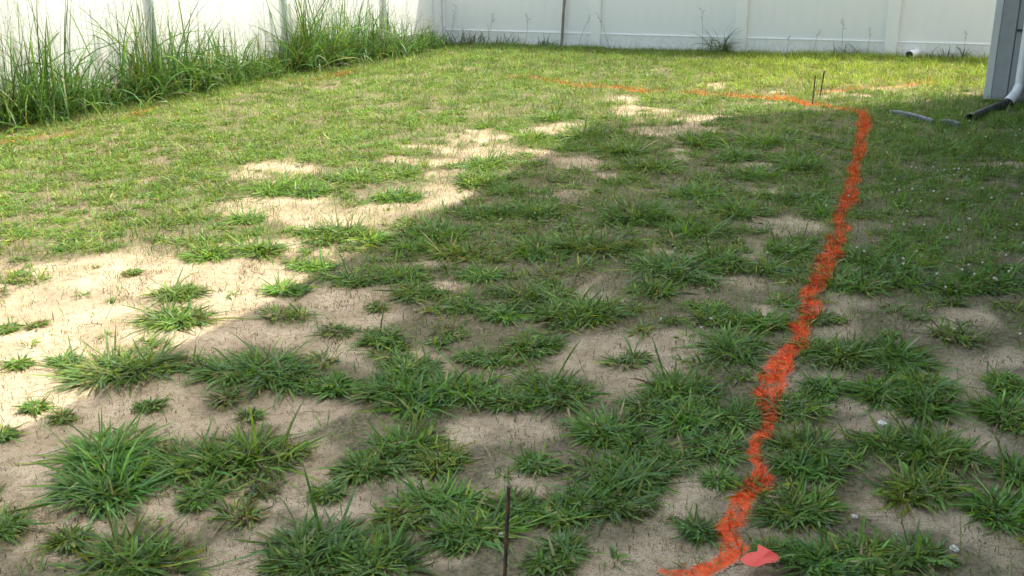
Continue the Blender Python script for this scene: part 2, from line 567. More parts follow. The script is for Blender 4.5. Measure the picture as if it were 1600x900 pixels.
def pal(n_, wts, var=.22):
    cols = np.array([GREEN, BLUEG, YELG, OLIVE, STRAW, BROWN])
    wts = np.array(wts, float); wts /= wts.sum()
    k = rng.choice(6, n_, p=wts)
    return cols[k] * (1 + rng.normal(0, var, (n_, 1))).clip(.5, 1.7) * (1 + rng.normal(0, .06, (n_, 3)))


def clump_parts(x, y, r, nb=None, wts=(6, 3, 1.2, .7, .25, .15), up=.5, wmul=1.0, seed=None):
    """a rosette of crabgrass: blades that start near the centre and arch outwards"""
    nb = nb or int(70 + r * 900)
    ns = max(1, min(6, int(r / .028)))
    ca = rng.random(ns) * 6.283; cr_ = r * .44 * np.sqrt(rng.random(ns)) * (ns > 1)
    sx = x + np.cos(ca) * cr_ * 1.15; sy_ = y + np.sin(ca) * cr_ * .9
    sr = r * rng.uniform(.34, .72, ns) if ns > 1 else np.array([r * .95])
    sw = sr ** 1.4; k = rng.choice(ns, nb, p=sw / sw.sum())
    a = rng.random(nb) * 2 * math.pi
    rk = sr[k]
    tiller = rng.random(nb) ** .7 * rk * .6
    bx_ = sx[k] + np.cos(a) * tiller; by_ = sy_[k] + np.sin(a) * tiller
    az = a + rng.normal(0, .65, nb)
    L = rk * (.35 + .62 * rng.random(nb)) + .012
    L = L * (1 + .85 * (rng.random(nb) < .12))
    L = np.clip(L, .022, .24)
    W = (.0046 + .0052 * rng.random(nb)) * wmul * np.clip(.72 + r * 2.4, .7, 1.1)
    th0 = np.clip(rng.normal(1.20, .26, nb) + tiller / rk * .28 - up * .45, .08, 1.52)
    th0 = np.where(rng.random(nb) < .09, th0 * .45, th0)
    bend = rng.normal(.62, .42, nb)
    tint = (1 + rng.normal(0, .045, (1, 3))) * (1 + rng.normal(0, .14, (ns, 1)))[k]
    out = [blades(bx_, by_, az, L, W, th0, bend, pal(nb, wts) * tint, segs=4)]
    # dead leaves and fine sprouts about the crown
    m_ = int(nb * .55)
    a = rng.random(m_) * 6.283; q = r * (.15 + .75 * rng.random(m_))
    out.append(blades(x + np.cos(a) * q, y + np.sin(a) * q, rng.random(m_) * 6.283, .012 + .03 * rng.random(m_), .0014 + .0016 * rng.random(m_), rng.uniform(.9, 1.55, m_), rng.normal(.2, .3, m_), pal(m_, (1.6, .4, .8, 1.6, 1.8, 3.0)), segs=2))
    return out


def inside_yard(x, y):
    """inside the two fences and clear of the house"""
    bo = (y - 13.79) + .438 * (x + .85)
    lo = (x - KX) * LN[0] + (y - KY) * LN[1]
    hx = (x - 4.06) * RV[0] + (y - 8.66) * RV[1]      # to the right along the face
    hy = (x - 4.06) * WV[0] + (y - 8.66) * WV[1]      # towards the camera
    house = ((hx > -.03) & (hy < .03) & (hy > -.36)) | ((hx > 1.1) & (hy > -.36))
    return (bo < -.06) & (lo > .06) & (~house)


KX, KY = -.85, 13.79
LD = np.array([-.571, -.821]); LD /= np.linalg.norm(LD)
LN = np.array([-LD[1], LD[0]])            # points into the yard
BD = np.array([.916, -.401]); BD /= np.linalg.norm(BD)
BNV = np.array([-.401, -.916])
WV = np.array([-.432, -.902]); RV = np.array([.902, -.432])


def scatter(n_, marg=420, ymax=15.2, ymin=1.35):
    y = ymin + (ymax - ymin) * np.sqrt(rng.random(n_))
    x = (rng.random(n_) * 2 - 1) * (y * .74 + 1.1)
    px, py = PX(x, y)
    k = (px > -marg) & (px < 1600 + marg) & inside_yard(x, y)
    return x[k], y[k]


# short turf, too fine to count
def make_turf():
    parts = []
    # ---- closed turf of the back and the left, thinner in front
    x, y = scatter(760000)
    px, py = PX(x, y)
    s = sand_amount(x, y)
    lush = np.clip(sstep(330, 210, py + 60 * (fbm(x, y, .8, 2, 33) - .5)) + sstep(520, 380, px) * sstep(440, 400, py) + sstep(1330, 1400, px) * sstep(520, 440, py), 0, 1)
    lush = np.maximum(lush, .7 * sstep(560, 420, py))
    dens = (1 - s) ** 1.3 * (.50 + .50 * lush) * (.22 + 1.25 * sstep(.28, .66, fbm(x, y, .19, 3, 35))) * (1 - .42 * sstep(.54, .66, fbm(x, y, .75, 3, 39))) + .10 + .07 * sstep(4.2, 5.5, y)
    k = rng.random(len(x)) < dens
    x, y, px, py, s, lush = x[k], y[k], px[k], py[k], s[k], lush[k]
    n_ = len(x)
    tone = fbm(x, y, 1.1, 2, 37)
    right = sstep(1000, 1250, px) * sstep(150, 130, py)          # the fresh yellow-green strip by the back fence
    clov = sstep(1330, 1400, px) * sstep(520, 440, py) * sstep(150, 170, py)
    leftp = sstep(900, 500, px) * (1 - right)
    col = pal(n_, (6, 2.0, 1.3, 1.8, .4, .4))
    col2 = pal(n_, (2, .2, 7, 1, .6, .1)) * 1.15
    col3 = pal(n_, (6, 3, 1, .4, .1, .05))
    pick = rng.random(n_)
    col = np.where((pick < right * .85)[:, None], col2, col)
    col = np.where((pick < clov * .9)[:, None], col3, col)
    col = col * ((.82 + .4 * tone) * (.70 + .62 * sstep(.25, .75, fbm(x, y, .14, 2, 43))))[:, None]
    L = (.018 + .034 * rng.random(n_)) * (1 + .5 * lush + .5 * clov + .5 * right)
    W = (.0018 + .0018 * rng.random(n_)) * (1 + .07 * np.clip(y - 4, 0, 8))
    th0 = np.abs(rng.normal(.55, .4, n_)); bend = rng.normal(.6, .5, n_)
    az = rng.random(n_) * 2 * math.pi
    parts.append(blades(x, y, az, L, W, th0, bend, col, segs=2))
    print('turf blades', n_)
    # ---- longer blades among it
    x, y = scatter(190000)
    px, py = PX(x, y)
    s = sand_amount(x, y)
    k = (rng.random(len(x)) < (1 - s) ** 2 * sstep(.35, .62, fbm(x, y, .22, 2, 47)) * (.55 + .45 * sstep(400, 300, py)))
    x, y, px, py = x[k], y[k], px[k], py[k]
    n_ = len(x)
    right = sstep(1000, 1250, px) * sstep(150, 130, py)
    clov = sstep(1330, 1400, px) * sstep(520, 440, py) * sstep(150, 170, py)
    col = pal(n_, (5, 2, 1.6, 1.2, .35, .2))
    col = np.where((rng.random(n_) < right)[:, None], pal(n_, (3, .3, 7, 1, .5, .1)) * 1.1, col)
    L = (.04 + .06 * rng.random(n_)) * (1 + .3 * clov)
    W = .0026 + .0026 * rng.random(n_)
    parts.append(blades(x, y, rng.random(n_) * 6.283, L, W, np.abs(rng.normal(.6, .35, n_)), rng.normal(.7, .4, n_), col, segs=3))
    o = mesh_from('turf', parts, M_leaf)
    tag(o, 'short green and olive turf grass growing over the sandy yard', 'grass', kind='stuff')


make_turf()


def make_litter():
    parts = []
    x, y = scatter(330000, ymax=7.5)
    s = sand_amount(x, y)
    k = rng.random(len(x)) < (.08 + .9 * sstep(.42, .72, fbm(x, y, .12, 3, 55))) * (.45 + .55 * s) * (.25 + .75 * sstep(.35, .62, fbm(x, y, .35, 2, 57)))
    x, y = x[k], y[k]; n_ = len(x)
    col = pal(n_, (.5, .1, .3, 1.8, 1.6, 3.6)) * .8
    L = .005 + .024 * rng.random(n_) ** 2
    parts.append(blades(x, y, rng.random(n_) * 6.283, L, .0013 + .0018 * rng.random(n_), rng.uniform(.95, 1.56, n_), rng.normal(.1, .3, n_), col, segs=2))
    # runners and bare seed stems
    x, y = scatter(8000, ymax=9)
    s = sand_amount(x, y)
    k = rng.random(len(x)) < .75 - .45 * s
    x, y = x[k], y[k]; n_ = len(x)
    col = pal(n_, (1.0, .3, .6, 2.0, 1.6, 2.2))
    parts.append(blades(x, y, rng.random(n_) * 6.283, .05 + .12 * rng.random(n_), .0018 + .0014 * rng.random(n_), rng.uniform(.7, 1.5, n_), rng.normal(.3, .5, n_), col, segs=4))
    o = mesh_from('dry_litter', parts, M_litter)
    tag(o, 'dry brown and straw coloured bits of dead grass strewn over the sand', 'dead grass', kind='stuff')


make_litter()

# ------------------------------------------------------------------ clumps one can tell apart: px, py, radius px, label or None, look
CL = [
 (185, 580, 88, 'bright clump on the sunny sand touching the shadow edge, largest on the sand', 's'),
 (265, 505, 58, 'lower of two touching green clumps in the sunny sand patch', 's'),
 (288, 462, 40, 'upper of two touching green clumps in the sunny sand patch', 's'),
 (28, 578, 24, 'tiny pale clump at the left picture edge on sunny sand, upper one', 's'),
 (55, 643, 24, 'tiny green sprig low at the left on sunny sand beside the shadow edge', 's'),
 (100, 570, 18, None, 's'), (55, 512, 22, 'sparse dark sprig with few upright blades on sunny sand', 'd'), (2, 690, 20, None, 's'), (8, 520, 20, None, 's'),
 (205, 432, 16, 'very small sprig on the sand just below the turf edge', 's'),
 (378, 345, 34, None, 's'), (445, 296, 48, None, 's'), (490, 300, 34, None, 's'), (530, 370, 55, 'green clump on sunny sand with turf shadow line just below it', 's'), (580, 372, 34, None, 's'),
 (620, 306, 40, None, 's'), (632, 272, 34, None, 's'), (545, 280, 40, None, 's'), (490, 417, 42, None, 's'), (405, 395, 45, None, 's'), (330, 400, 45, None, 's'), (745, 286, 46, None, 's'), (770, 262, 46, None, 's'),
 (835, 218, 36, None, 's'), (870, 185, 40, None, 's'), (455, 452, 38, None, 's'),
 (395, 585, 88, 'long flat dark green clump right of the sunny clump, just inside the shade', 's'),
 (230, 640, 22, 'tiny dark sprig on shaded sand below the sunny clump', 's'), (105, 662, 26, 'small dull clump on the shadow edge at the left', 'd'), (362, 632, 36, 'sparse brownish sprig under the long flat clump', 'd'), (385, 655, 28, None, 'd'),
 (455, 495, 40, 'ragged low clump at the tip of the shaded sand', 'd'), (520, 520, 36, 'brownish sparse clump on the shaded sand', 'd'), (595, 530, 42, None, 's'), (640, 430, 52, None, 's'), (650, 460, 44, None, 's'), (720, 395, 44, 'yellowish upright clump inside the shade edge', 'y'),
 (690, 362, 58, None, 's'), (640, 385, 42, None, 's'), (760, 335, 44, None, 's'), (830, 330, 52, None, 's'), (790, 300, 36, None, 's'), (840, 462, 58, None, 's'), (925, 495, 76, 'broad deep green clump in the middle of the shade', 's'), (880, 485, 50, None, 's'), (830, 535, 52, None, 's'),
 (748, 560, 44, 'compact dark clump alone on bare soil in the middle', 's'), (650, 615, 92, 'widest dense clump in the centre left of the shade', 's'), (720, 612, 66, None, 's'), (600, 610, 60, None, 's'), (640, 580, 50, None, 's'), (870, 610, 66, None, 's'), (800, 620, 48, None, 's'),
 (1050, 425, 76, None, 's'), (1130, 412, 52, None, 's'), (1010, 452, 50, None, 's'), (1000, 335, 66, None, 's'), (920, 385, 66, None, 's'), (850, 390, 50, None, 's'), (960, 240, 50, None, 's'), (920, 212, 52, None, 's'), (900, 232, 40, None, 's'), (1090, 222, 50, None, 's'), (1020, 262, 50, None, 's'),
 (1150, 545, 66, None, 's'), (1170, 505, 54, None, 's'), (1130, 490, 44, None, 's'), (985, 562, 40, 'small clump on bare brown soil right of the middle', 'd'), (1065, 615, 66, None, 's'), (1140, 645, 60, None, 's'), (1080, 660, 60, None, 's'), (1010, 640, 50, None, 's'), (925, 670, 62, None, 's'), (960, 735, 68, None, 's'), (1010, 700, 60, None, 's'),
 (580, 730, 56, None, 's'), (600, 712, 60, None, 's'), (655, 690, 60, None, 's'), (690, 722, 46, 'olive brown clump at the right end of a dense green row', 'y'), (840, 728, 34, 'small round dark clump alone on bare soil in the lower middle', 's'),
 (205, 715, 88, 'dense dark clump upper left of a wide pair on shaded sand', 's'), (180, 768, 86, 'bluish green clump lowest in the left group on shaded sand', 'b'), (370, 715, 86, 'olive clump at the right of the wide left group', 'y'), (300, 735, 66, None, 's'), (435, 700, 44, None, 'y'), (325, 770, 36, None, 's'), (300, 790, 18, None, 's'),
 (505, 778, 30, 'little low clump alone on pale shaded sand', 's'), (15, 835, 56, 'clump cut by the left picture edge near the bottom', 'b'), (95, 855, 36, 'small olive tuft between two bigger clumps bottom left', 'y'), (222, 878, 82, 'dense clump at the bottom left of the picture', 's'), (380, 806, 42, None, 'd'), (410, 770, 30, None, 'd'),
 (500, 862, 84, 'large bluish clump at the bottom edge left of the rusty stake', 'b'), (590, 880, 78, None, 's'), (450, 890, 60, None, 's'), (620, 812, 50, 'yellowing clump with dead brown centre left of the rusty stake', 'y'), (700, 795, 66, None, 'b'), (755, 825, 62, 'clump just left of the rusty stake', 's'), (720, 845, 48, None, 'b'), (820, 800, 56, 'clump just behind the rusty stake', 's'),
 (880, 800, 66, None, 's'), (940, 780, 66, None, 'b'), (990, 800, 56, None, 's'), (880, 865, 44, None, 'b'), (850, 890, 50, None, 's'), (1000, 760, 54, None, 's'), (1050, 720, 50, None, 's'), (1120, 700, 54, None, 's'), (1090, 830, 34, None, 'b'), (1120, 750, 22, None, 's'),
 (1235, 640, 50, None, 's'), (1240, 700, 66, 'dense clump hugging the right side of the orange line', 's'), (1270, 735, 62, None, 's'), (1225, 800, 56, None, 's'), (1270, 800, 54, None, 's'), (1290, 885, 70, None, 'b'), (1360, 882, 66, None, 's'), (1440, 880, 50, None, 's'), (1220, 870, 40, None, 'b'),
 (1400, 560, 60, None, 's'), (1340, 556, 62, None, 's'), (1290, 550, 52, None, 's'), (1420, 605, 60, None, 's'), (1440, 640, 56, 'spreading clump above the pale stone right of the line', 's'), (1370, 620, 44, None, 's'), (1290, 610, 40, None, 's'), (1440, 705, 72, None, 's'), (1390, 700, 44, None, 's'), (1500, 715, 44, None, 'd'),
 (1425, 770, 58, 'olive star shaped clump on open soil at lower right', 'y'), (1570, 805, 66, 'dark clump reaching in from the right picture edge at the bottom', 's'), (1590, 745, 40, None, 's'), (1555, 640, 48, None, 's'), (1580, 668, 40, None, 's'), (1570, 600, 40, None, 's'),
 (1330, 445, 52, None, 's'), (1400, 435, 62, None, 's'), (1350, 405, 48, None, 's'), (1290, 500, 30, None, 's'), (1470, 450, 56, None, 's'), (1540, 440, 56, None, 's'), (1500, 530, 40, None, 'd'),
 (1200, 420, 40, None, 's'), (1240, 390, 40, None, 's'), (1100, 360, 46, None, 's'), (1150, 330, 46, None, 's'), (1240, 310, 42, None, 's'), (1090, 300, 46, None, 's'), (1180, 275, 42, None, 's'), (1250, 260, 42, None, 's'), (1140, 245, 40, None, 's'), (1200, 225, 42, None, 's'), (1290, 330, 30, None, 's'),
 (720, 480, 34, None, 's'), (780, 490, 36, None, 's'), (740, 430, 40, None, 's'), (560, 440, 36, None, 's'), (590, 480, 30, 'small dark clump on the shaded sand left of the middle', 'd'), (470, 600, 36, None, 's'), (530, 600, 44, None, 's'),
]
LOOK = {'s': (6, 3, 1.0, .6, .25, .12), 'b': (4, 6, .5, .4, .25, .1), 'y': (4, .8, 3, 2, .6, .25), 'd': (3, 1.6, 1, 2.5, .9, .9)}
UNN = []
for (px, py, r, lab, lk) in CL:
    p = G(px, py)
    scale = (Vector((p.x, p.y, 0)) - Vector((0, 0, EYE))).length
    rr = r * scale / FPX * 1.12
    nb = int((85 + rr * 1950) * (.45 if lk == 'd' else 1))
    parts = clump_parts(p.x, p.y, rr, nb, LOOK[lk], up=.0 if py > 400 else .2)
    hz = float(height(p.x, p.y))
    o = mesh_from('grass_clump', parts, M_leaf, origin=(p.x, p.y, hz))
    if lab:
        tag(o, lab, 'grass clump', 'spreading clumps of crabgrass')
    else:
        UNN.append((px, py, r, lk, o))


def name_clumps():
    lm = [(q[0], q[1], nm) for q in CL for (lab_, nm) in SHORT if q[3] == lab_]
    lm += [(795, 830, 'the rusty stake'), (1185, 870, 'the coral flag'), (1380, 665, 'the flat pale stone'), (1205, 600, 'the widest orange patch'), (1352, 190, 'the bend of the orange line'),
           (1270, 150, 'the pair of thin stakes'), (1377, 340, 'the pale upright stems'), (1188, 740, 'the lower orange line'), (1262, 480, 'the middle orange line'), (1330, 290, 'the upper orange line'),
           (860, 240, 'the shadow edge tip'), (660, 350, 'the middle of the shadow edge'), (1425, 178, 'the long grey strip'), (1493, 857, 'the corner stone')]
    used = set()
    dirs = ['right of', 'below right of', 'below', 'below left of', 'left of', 'above left of', 'above', 'above right of']
    for (px, py, r, lk, o) in UNN:
        look = {'s': 'green', 'b': 'bluish green', 'y': 'olive green', 'd': 'sparse brownish'}[lk]
        for (x_, y_, nm) in sorted(lm, key=lambda q: math.hypot(q[0] - px, (q[1] - py) * 1.5)):
            if (x_, y_) == (px, py): continue
            k = int(round(math.atan2((py - y_) * 1.5, px - x_) / (math.pi / 4))) % 8
            if (k, nm) in used: continue
            used.add((k, nm))
            dd_ = math.hypot(px - x_, py - y_)
            near = 'touching and' if dd_ < r * 1.2 else 'just' if dd_ < 120 else 'some way'
            tag(o, ' '.join(('%s grass clump %s %s %s' % (look, near, dirs[k], nm)).split()[:16]), 'grass clump', 'spreading clumps of crabgrass')
            break


SHORT = [(q[3], 'the ' + ' '.join(q[3].replace('clump', 'clump|').split('|')[0].split())) for q in CL if q[3] and 'clump' in q[3] and 'touching' not in q[3] and len(q[3].split('clump')[0].split()) >= 1]
name_clumps()


# smaller unnamed clumps that fill the turf
def fill_clumps():
    parts = []
    x, y = scatter(11000, ymax=14.5, ymin=1.6)
    s = sand_amount(x, y)
    px, py = PX(x, y)
    s0 = s
    k = rng.random(len(x)) < np.maximum((1 - s) ** 2 * (.55 + .45 * sstep(2.4, 3.6, y)) * (.5 + .5 * sstep(9, 7, y)), .10)
    x, y, px, py = x[k], y[k], px[k], py[k]
    s = s0[k]

    for i in range(len(x)):
        right = px[i] > 1050 and py[i] < 150
        mid = 2.8 < y[i] < 9
        on_sand = s[i] > .5
        rr = (.018 + .035 * rng.random()) if on_sand else ((.055 + .085 * rng.random()) if mid else (.045 + .085 * rng.random()))
        parts += clump_parts(x[i], y[i], rr, 14 if on_sand else (46 if mid else 30), (3, .5, 6, 1, .5, .1) if right else (5, 2, 1.6, 1.0, .4, .2), up=.5 if not mid else .3)
    for (px_, py_) in ((1410, 182), (1440, 190), (1462, 188), (1478, 196), (1505, 194), (1520, 197), (1535, 190), (1550, 186), (1528, 186), (1565, 180), (1585, 184), (1595, 190), (1575, 190), (1450, 181), (1470, 183), (1545, 168), (1548, 175), (1560, 172)):
        q = G(px_, py_)
        parts += clump_parts(q.x, q.y, .075, 40, (6, 3, 1, .4, .1, .1), up=.95)
    o = mesh_from('low_grass_tufts', parts, M_leaf)
    tag(o, 'low loose tufts of green grass spread through the turf', 'grass', kind='stuff')


fill_clumps()

# ------------------------------------------------------------------ paint on the ground
def make_paint(lines, name, label, grp):
    cs = .008
    Vs, Fs, used = [], [], {}
    cells = set()
    for line in lines:
        pts = [(G(p[0], p[1]), p[2], p[3] * (.62 if p[1] < 168 and p[0] < 600 else .72 if p[1] < 168 else 1)) for p in line]
        for a, b_ in zip(pts[:-1], pts[1:]):
            L = (b_[0] - a[0]).length
            for i in range(int(L / cs) + 1):
                q = a[0].lerp(b_[0], i * cs / max(L, 1e-6))
                R = int(.14 / cs)
                cells.add((int(q.x // (cs * 12)), int(q.y // (cs * 12))))
    big = set()
    for (i, j) in cells:
        for di in (-1, 0, 1):
            for dj in (-1, 0, 1):
                big.add((i + di, j + dj))
    ii, jj = np.meshgrid(np.arange(12), np.arange(12))
    CI = np.concatenate([(i * 12 + ii).ravel() for (i, j) in sorted(big)])
    CJ = np.concatenate([(j * 12 + jj).ravel() for (i, j) in sorted(big)])
    x = (CI + .5) * cs; y = (CJ + .5) * cs
    a = paint_amount(x, y)
    keep = a > .03
    CI, CJ = CI[keep], CJ[keep]
    key = {}
    def vid(i, j):
        if (i, j) not in key:
            key[(i, j)] = len(key)
        return key[(i, j)]
    F = [(vid(i, j), vid(i + 1, j), vid(i + 1, j + 1), vid(i, j + 1)) for i, j in zip(CI.tolist(), CJ.tolist())]
    K = np.array(list(key.keys()), float)
    x = K[:, 0] * cs; y = K[:, 1] * cs
    am = paint_amount(x, y)
    z = height(x, y) + .0015 + .0025 * sstep(0, .25, am)
    me = bpy.data.meshes.new(name)
    me.from_pydata(np.stack([x, y, z], 1).tolist(), [], F)
    me.polygons.foreach_set('use_smooth', np.ones(len(F), bool))
    at_ = me.attributes.new('paint', 'FLOAT', 'POINT')
    at_.data.foreach_set('value', np.clip(am * (.0 + 1.7 * fbm(x, y, .06, 3, 81)), 0, 1).astype(np.float32))
    at_ = me.attributes.new('thatch', 'FLOAT', 'POINT')
    at_.data.foreach_set('value', (np.clip((1 - sand_amount(x, y)) * (.55 + .7 * fbm(x, y, .2, 2, 90)), 0, .95)).astype(np.float32))
    me.update()
    o = link(name, me, M_ground)
    tag(o, label, 'paint line', grp)
    # blades of grass coated with paint, along the line
    n_ = int(len(F) * .38)
    k = rng.integers(0, len(CI), n_)
    xx_, yy_ = CI[k] * cs, CJ[k] * cs
    k = k[rng.random(n_) < paint_amount(xx_, yy_) * (1 - .75 * sand_amount(xx_, yy_))]; n_ = len(k)
    x = (CI[k] + rng.random(n_)) * cs + rng.normal(0, .016, n_); y = (CJ[k] + rng.random(n_)) * cs + rng.normal(0, .016, n_)
    far = np.clip(y - 4, 0, 8)
    q = blades(x, y, rng.random(n_) * 6.283, (.022 + .055 * rng.random(n_)), (.0020 + .0026 * rng.random(n_)) * (1 + .05 * far), np.clip(rng.normal(.85, .38, n_), .1, 1.5), rng.normal(.5, .4, n_), pal(n_, (3, 1, 2, 3, 1.5, 1)), segs=3)
    c_ = mesh_from('painted_grass', [q], M_litter, parent=o)
    tag(c_, kind='stuff')
    return o


make_paint(PAINT[:1], 'paint_line', 'long curving orange spray paint line running down the right side of the yard', 'orange marking paint on the ground')
make_paint(PAINT[1:2], 'paint_line', 'faint orange paint line on bright grass between thin stakes and the house corner', 'orange marking paint on the ground')['kind'] = 'stuff'
make_paint(PAINT[5:7], 'paint_line', 'small orange paint dab in the sunny turf below the tall grass', 'orange marking paint on the ground')['kind'] = 'stuff'


# ------------------------------------------------------------------ the white vinyl fence
def fence(name, origin, d, nrm, posts, label, H=1.85, cap=True):
    """d: along, nrm: towards the yard. posts: distances along d"""
    root = empty(name, (origin[0], origin[1], 0), math.atan2(d[1], d[0]))
    sgn = 1 if (-math.sin(root.rotation_euler.z) * nrm[0] + math.cos(root.rotation_euler.z) * nrm[1]) > 0 else -1
    tag(root, label, 'fence', 'white vinyl fence around the yard')
    bm = bmesh.new(); box(bm, -.0635, .0635, -.0635, .0635, -.3, H + .05, .006)
    pm = bm_mesh('post', bm)
    pm.materials.append(M_vinyl)
    bm = bmesh.new()
    box(bm, -.075, .075, -.075, .075, H + .051, H + .075, .004)
    r = bmesh.ops.create_cone(bm, cap_ends=True, segments=4, radius1=.098, radius2=.0, depth=.04, matrix=Matrix.Translation((0, 0, H + .096)) @ Matrix.Rotation(math.pi / 4, 4, 'Z'))
    cm = bm_mesh('post_cap', bm); cm.materials.append(M_vinyl)
    for s in posts:
        o = bpy.data.objects.new('post', pm); COL.objects.link(o); o.parent = root; o.location = (s, 0, 0)
        c_ = bpy.data.objects.new('post_cap', cm); COL.objects.link(c_); c_.parent = o
    for a, b_ in zip(posts[:-1], posts[1:]):
        x0, x1 = a + .0605, b_ - .0605
        for nm, z0, z1, hw in (('bottom_rail', -.04, .165, .024), ('top_rail', H - .14, H, .024)):
            bm = bmesh.new(); box(bm, x0, x1, -hw, hw, z0, z1, .003)
            # small raised lip along the channel
            box(bm, x0, x1, -hw - .004, hw + .004, (z1 if 'bottom' in nm else z0) - .010, (z1 if 'bottom' in nm else z0) + .0015, .0015)
            link(nm, bm_mesh(nm, bm), M_vinyl, root)
        nbd = max(1, int(round((x1 - x0) / .152)))
        wdt = (x1 - x0) / nbd
        bm = bmesh.new()
        # tongue and groove board with chamfered edges
        ch, t = .0006, .011
        prof = [(0.0001, -t + ch), (ch, -t), (wdt - ch, -t), (wdt - .0001, -t + ch), (wdt - .0001, t - ch), (wdt - ch, t), (ch, t), (0.0001, t - ch)]
        lo_ = [bm.verts.new((q[0], q[1], .160)) for q in prof]; hi_ = [bm.verts.new((q[0], q[1], H - .135)) for q in prof]
        for k in range(8):
            bm.faces.new((lo_[k], lo_[(k + 1) % 8], hi_[(k + 1) % 8], hi_[k]))
        bm.faces.new(lo_[::-1]); bm.faces.new(hi_)
        bmesh.ops.recalc_face_normals(bm, faces=bm.faces)
        me = bm_mesh('board', bm); me.materials.append(M_vinyl)
        for k in range(nbd):
            o = bpy.data.objects.new('board', me); COL.objects.link(o); o.parent = root
            o.location = (x0 + k * wdt, random.uniform(-.0004, .0004), 0)
    return root


def along_back(px, py):
    p = G(px, py, .17)
    return (p.x - KX) * BD[0] + (p.y - KY) * BD[1]


s1, s2, s3 = along_back(932, 51.5), along_back(1160, 56.5), along_back(1393, 63.3)
print('back posts', s1, s2, s3)
fence('vinyl_fence', (KX, KY), BD, BNV, [0.0, s1, s2, s3, s3 + 1.72, s3 + 3.44, s3 + 5.16, s3 + 6.88], 'shaded white vinyl privacy fence across the back of the yard')
fence('vinyl_fence', (KX, KY), LD, LN, [.13, 1.08, 2.70, 4.42, 6.14, 7.86, 9.58, 11.3], 'sunlit white vinyl privacy fence on the left behind the tall grass')


# ------------------------------------------------------------------ the house
def make_house():
    ang = math.atan2(RV[1], RV[0])
    root = empty('house', (4.035, 8.66, 0), ang)       # local x: right along the face, local -y: towards the camera
    tag(root, 'slate grey house with pale corner board at the right edge of the yard', 'house')
    H = 6.83
    # walls: the return wall and the main body
    def part(nm, mat, *bx_, parent=root, bev=.0):
        bm = bmesh.new()
        for q in bx_: box(bm, *q, bev)
        return link(nm, bm_mesh(nm, bm), mat, parent)
    part('wall', M_siding, (.006, 1.10, 0.008, .33, .02, H))
    part('wall', M_siding, (1.10, 9.0, -13.0, .328, .021, H - .002))
    part('foundation', M_concrete, (.02, 1.09, .02, .32, -.3, .06), (1.11, 8.98, -12.98, .31, -.3, .062))
    part('corner_board', M_trim, (-.014, .042, -.018, .05, .03, H - .01), bev=.003)  # narrow strip, paler grey than the siding beside it
    part('corner_board', M_siding, (.0425, .160, -.012, .0078, .03, H - .012), bev=.002)
    # panels of the front face with a groove between them
    xs = [.170, .60, 1.01]
    for a, b_ in zip(xs[:-1], xs[1:]):
        part('siding_panel', M_siding, (a, b_ - .010, -.004, .0078, .03, H - .02), bev=.002)
    # panels along the side that faces the yard
    for k in range(26):
        y1 = -.01 - k * .5
        part('siding_panel', M_siding, (1.088, 1.0998, y1 - .49, y1, .03, H - .02))
    # roof
    e = .32
    ridge = 4.5
    bm = bmesh.new()
    y0, y1 = -13.4, .36
    prof = [(-e, H), (ridge, H + 2.3), (9 + e, H), (9 + e, H - .22), (-e, H - .22)]
    A = [bm.verts.new((x_, y0, z_)) for x_, z_ in prof]; B = [bm.verts.new((x_, y1, z_)) for x_, z_ in prof]
    for k in range(5):
        bm.faces.new((A[k], A[(k + 1) % 5], B[(k + 1) % 5], B[k]))
    bm.faces.new(A[::-1]); bm.faces.new(B)
    bmesh.ops.recalc_face_normals(bm, faces=bm.faces)
    link('roof', bm_mesh('roof', bm), [M_shingle], root)
    part('fascia', M_trim, (-e - .02, -e - .002, y0, y1, H - .24, H + .02))
    # windows above, out of the picture
    for y_ in (-3.2, -7.0, -10.5):
        for z_ in (1.1, 4.2):
            wf = part('window', M_white, (1.07, 1.086, y_ - .55, y_ + .55, z_, z_ + 1.4), bev=.003)
            part('pane', M_black, (1.066, 1.0695, y_ - .48, y_ + .48, z_ + .07, z_ + 1.33), parent=wf)
    return root, ang


house, hang = make_house()


def HL(x, y, z):
    """house-local to world"""
    return Vector((4.035 + RV[0] * x - WV[0] * y, 8.66 + RV[1] * x - WV[1] * y, z))


# downspout: white pipe down the face with an elbow that turns out to the left
def make_downspout():
    root = empty('downspout', HL(.30, -.06, 0))
    tag(root, 'white downspout with curved foot on the grey house wall', 'downspout')
    axx = HL(.250, -.062, 0)
    top = [axx + Vector((0, 0, z)) for z in (6.5, 4.0, 1.2, .7, .215)]
    elb = []
    d = (G(1512, 184) - axx); d.z = 0; d.normalize()
    for k in range(1, 9):
        t = k / 8 * math.radians(62)
        elb.append(axx + d * (.15 * (1 - math.cos(t))) + Vector((0, 0, .215 - .15 * math.sin(t))))
    e2 = elb[-1] + (d * math.sin(math.radians(62)) + Vector((0, 0, -math.cos(math.radians(62))))) * .085
    pts = top + elb
    bm = sweep(pts, .040, 14, cap=False)
    o = link('pipe', bm_mesh('pipe', bm, True), M_white); o.parent = root; o.location = -root.location
    bm = sweep([elb[-2], elb[-1], e2], [.0435, .0435, .0435], 14, cap=False)
    o = link('outlet', bm_mesh('outlet', bm, True), M_white); o.parent = root; o.location = -root.location
    # wall strap
    bm = bmesh.new(); box(bm, .215, .312, -.106, -.005, 1.12, 1.15, .003)
    me = bm_mesh('strap', bm)
    o = link('strap', me, M_white); o.parent = root
    o.matrix_basis = Matrix.Translation(-root.location) @ Matrix.Translation((4.035, 8.66, 0)) @ Matrix.Rotation(hang, 4, 'Z')
    return e2, d


outlet, dd = make_downspout()


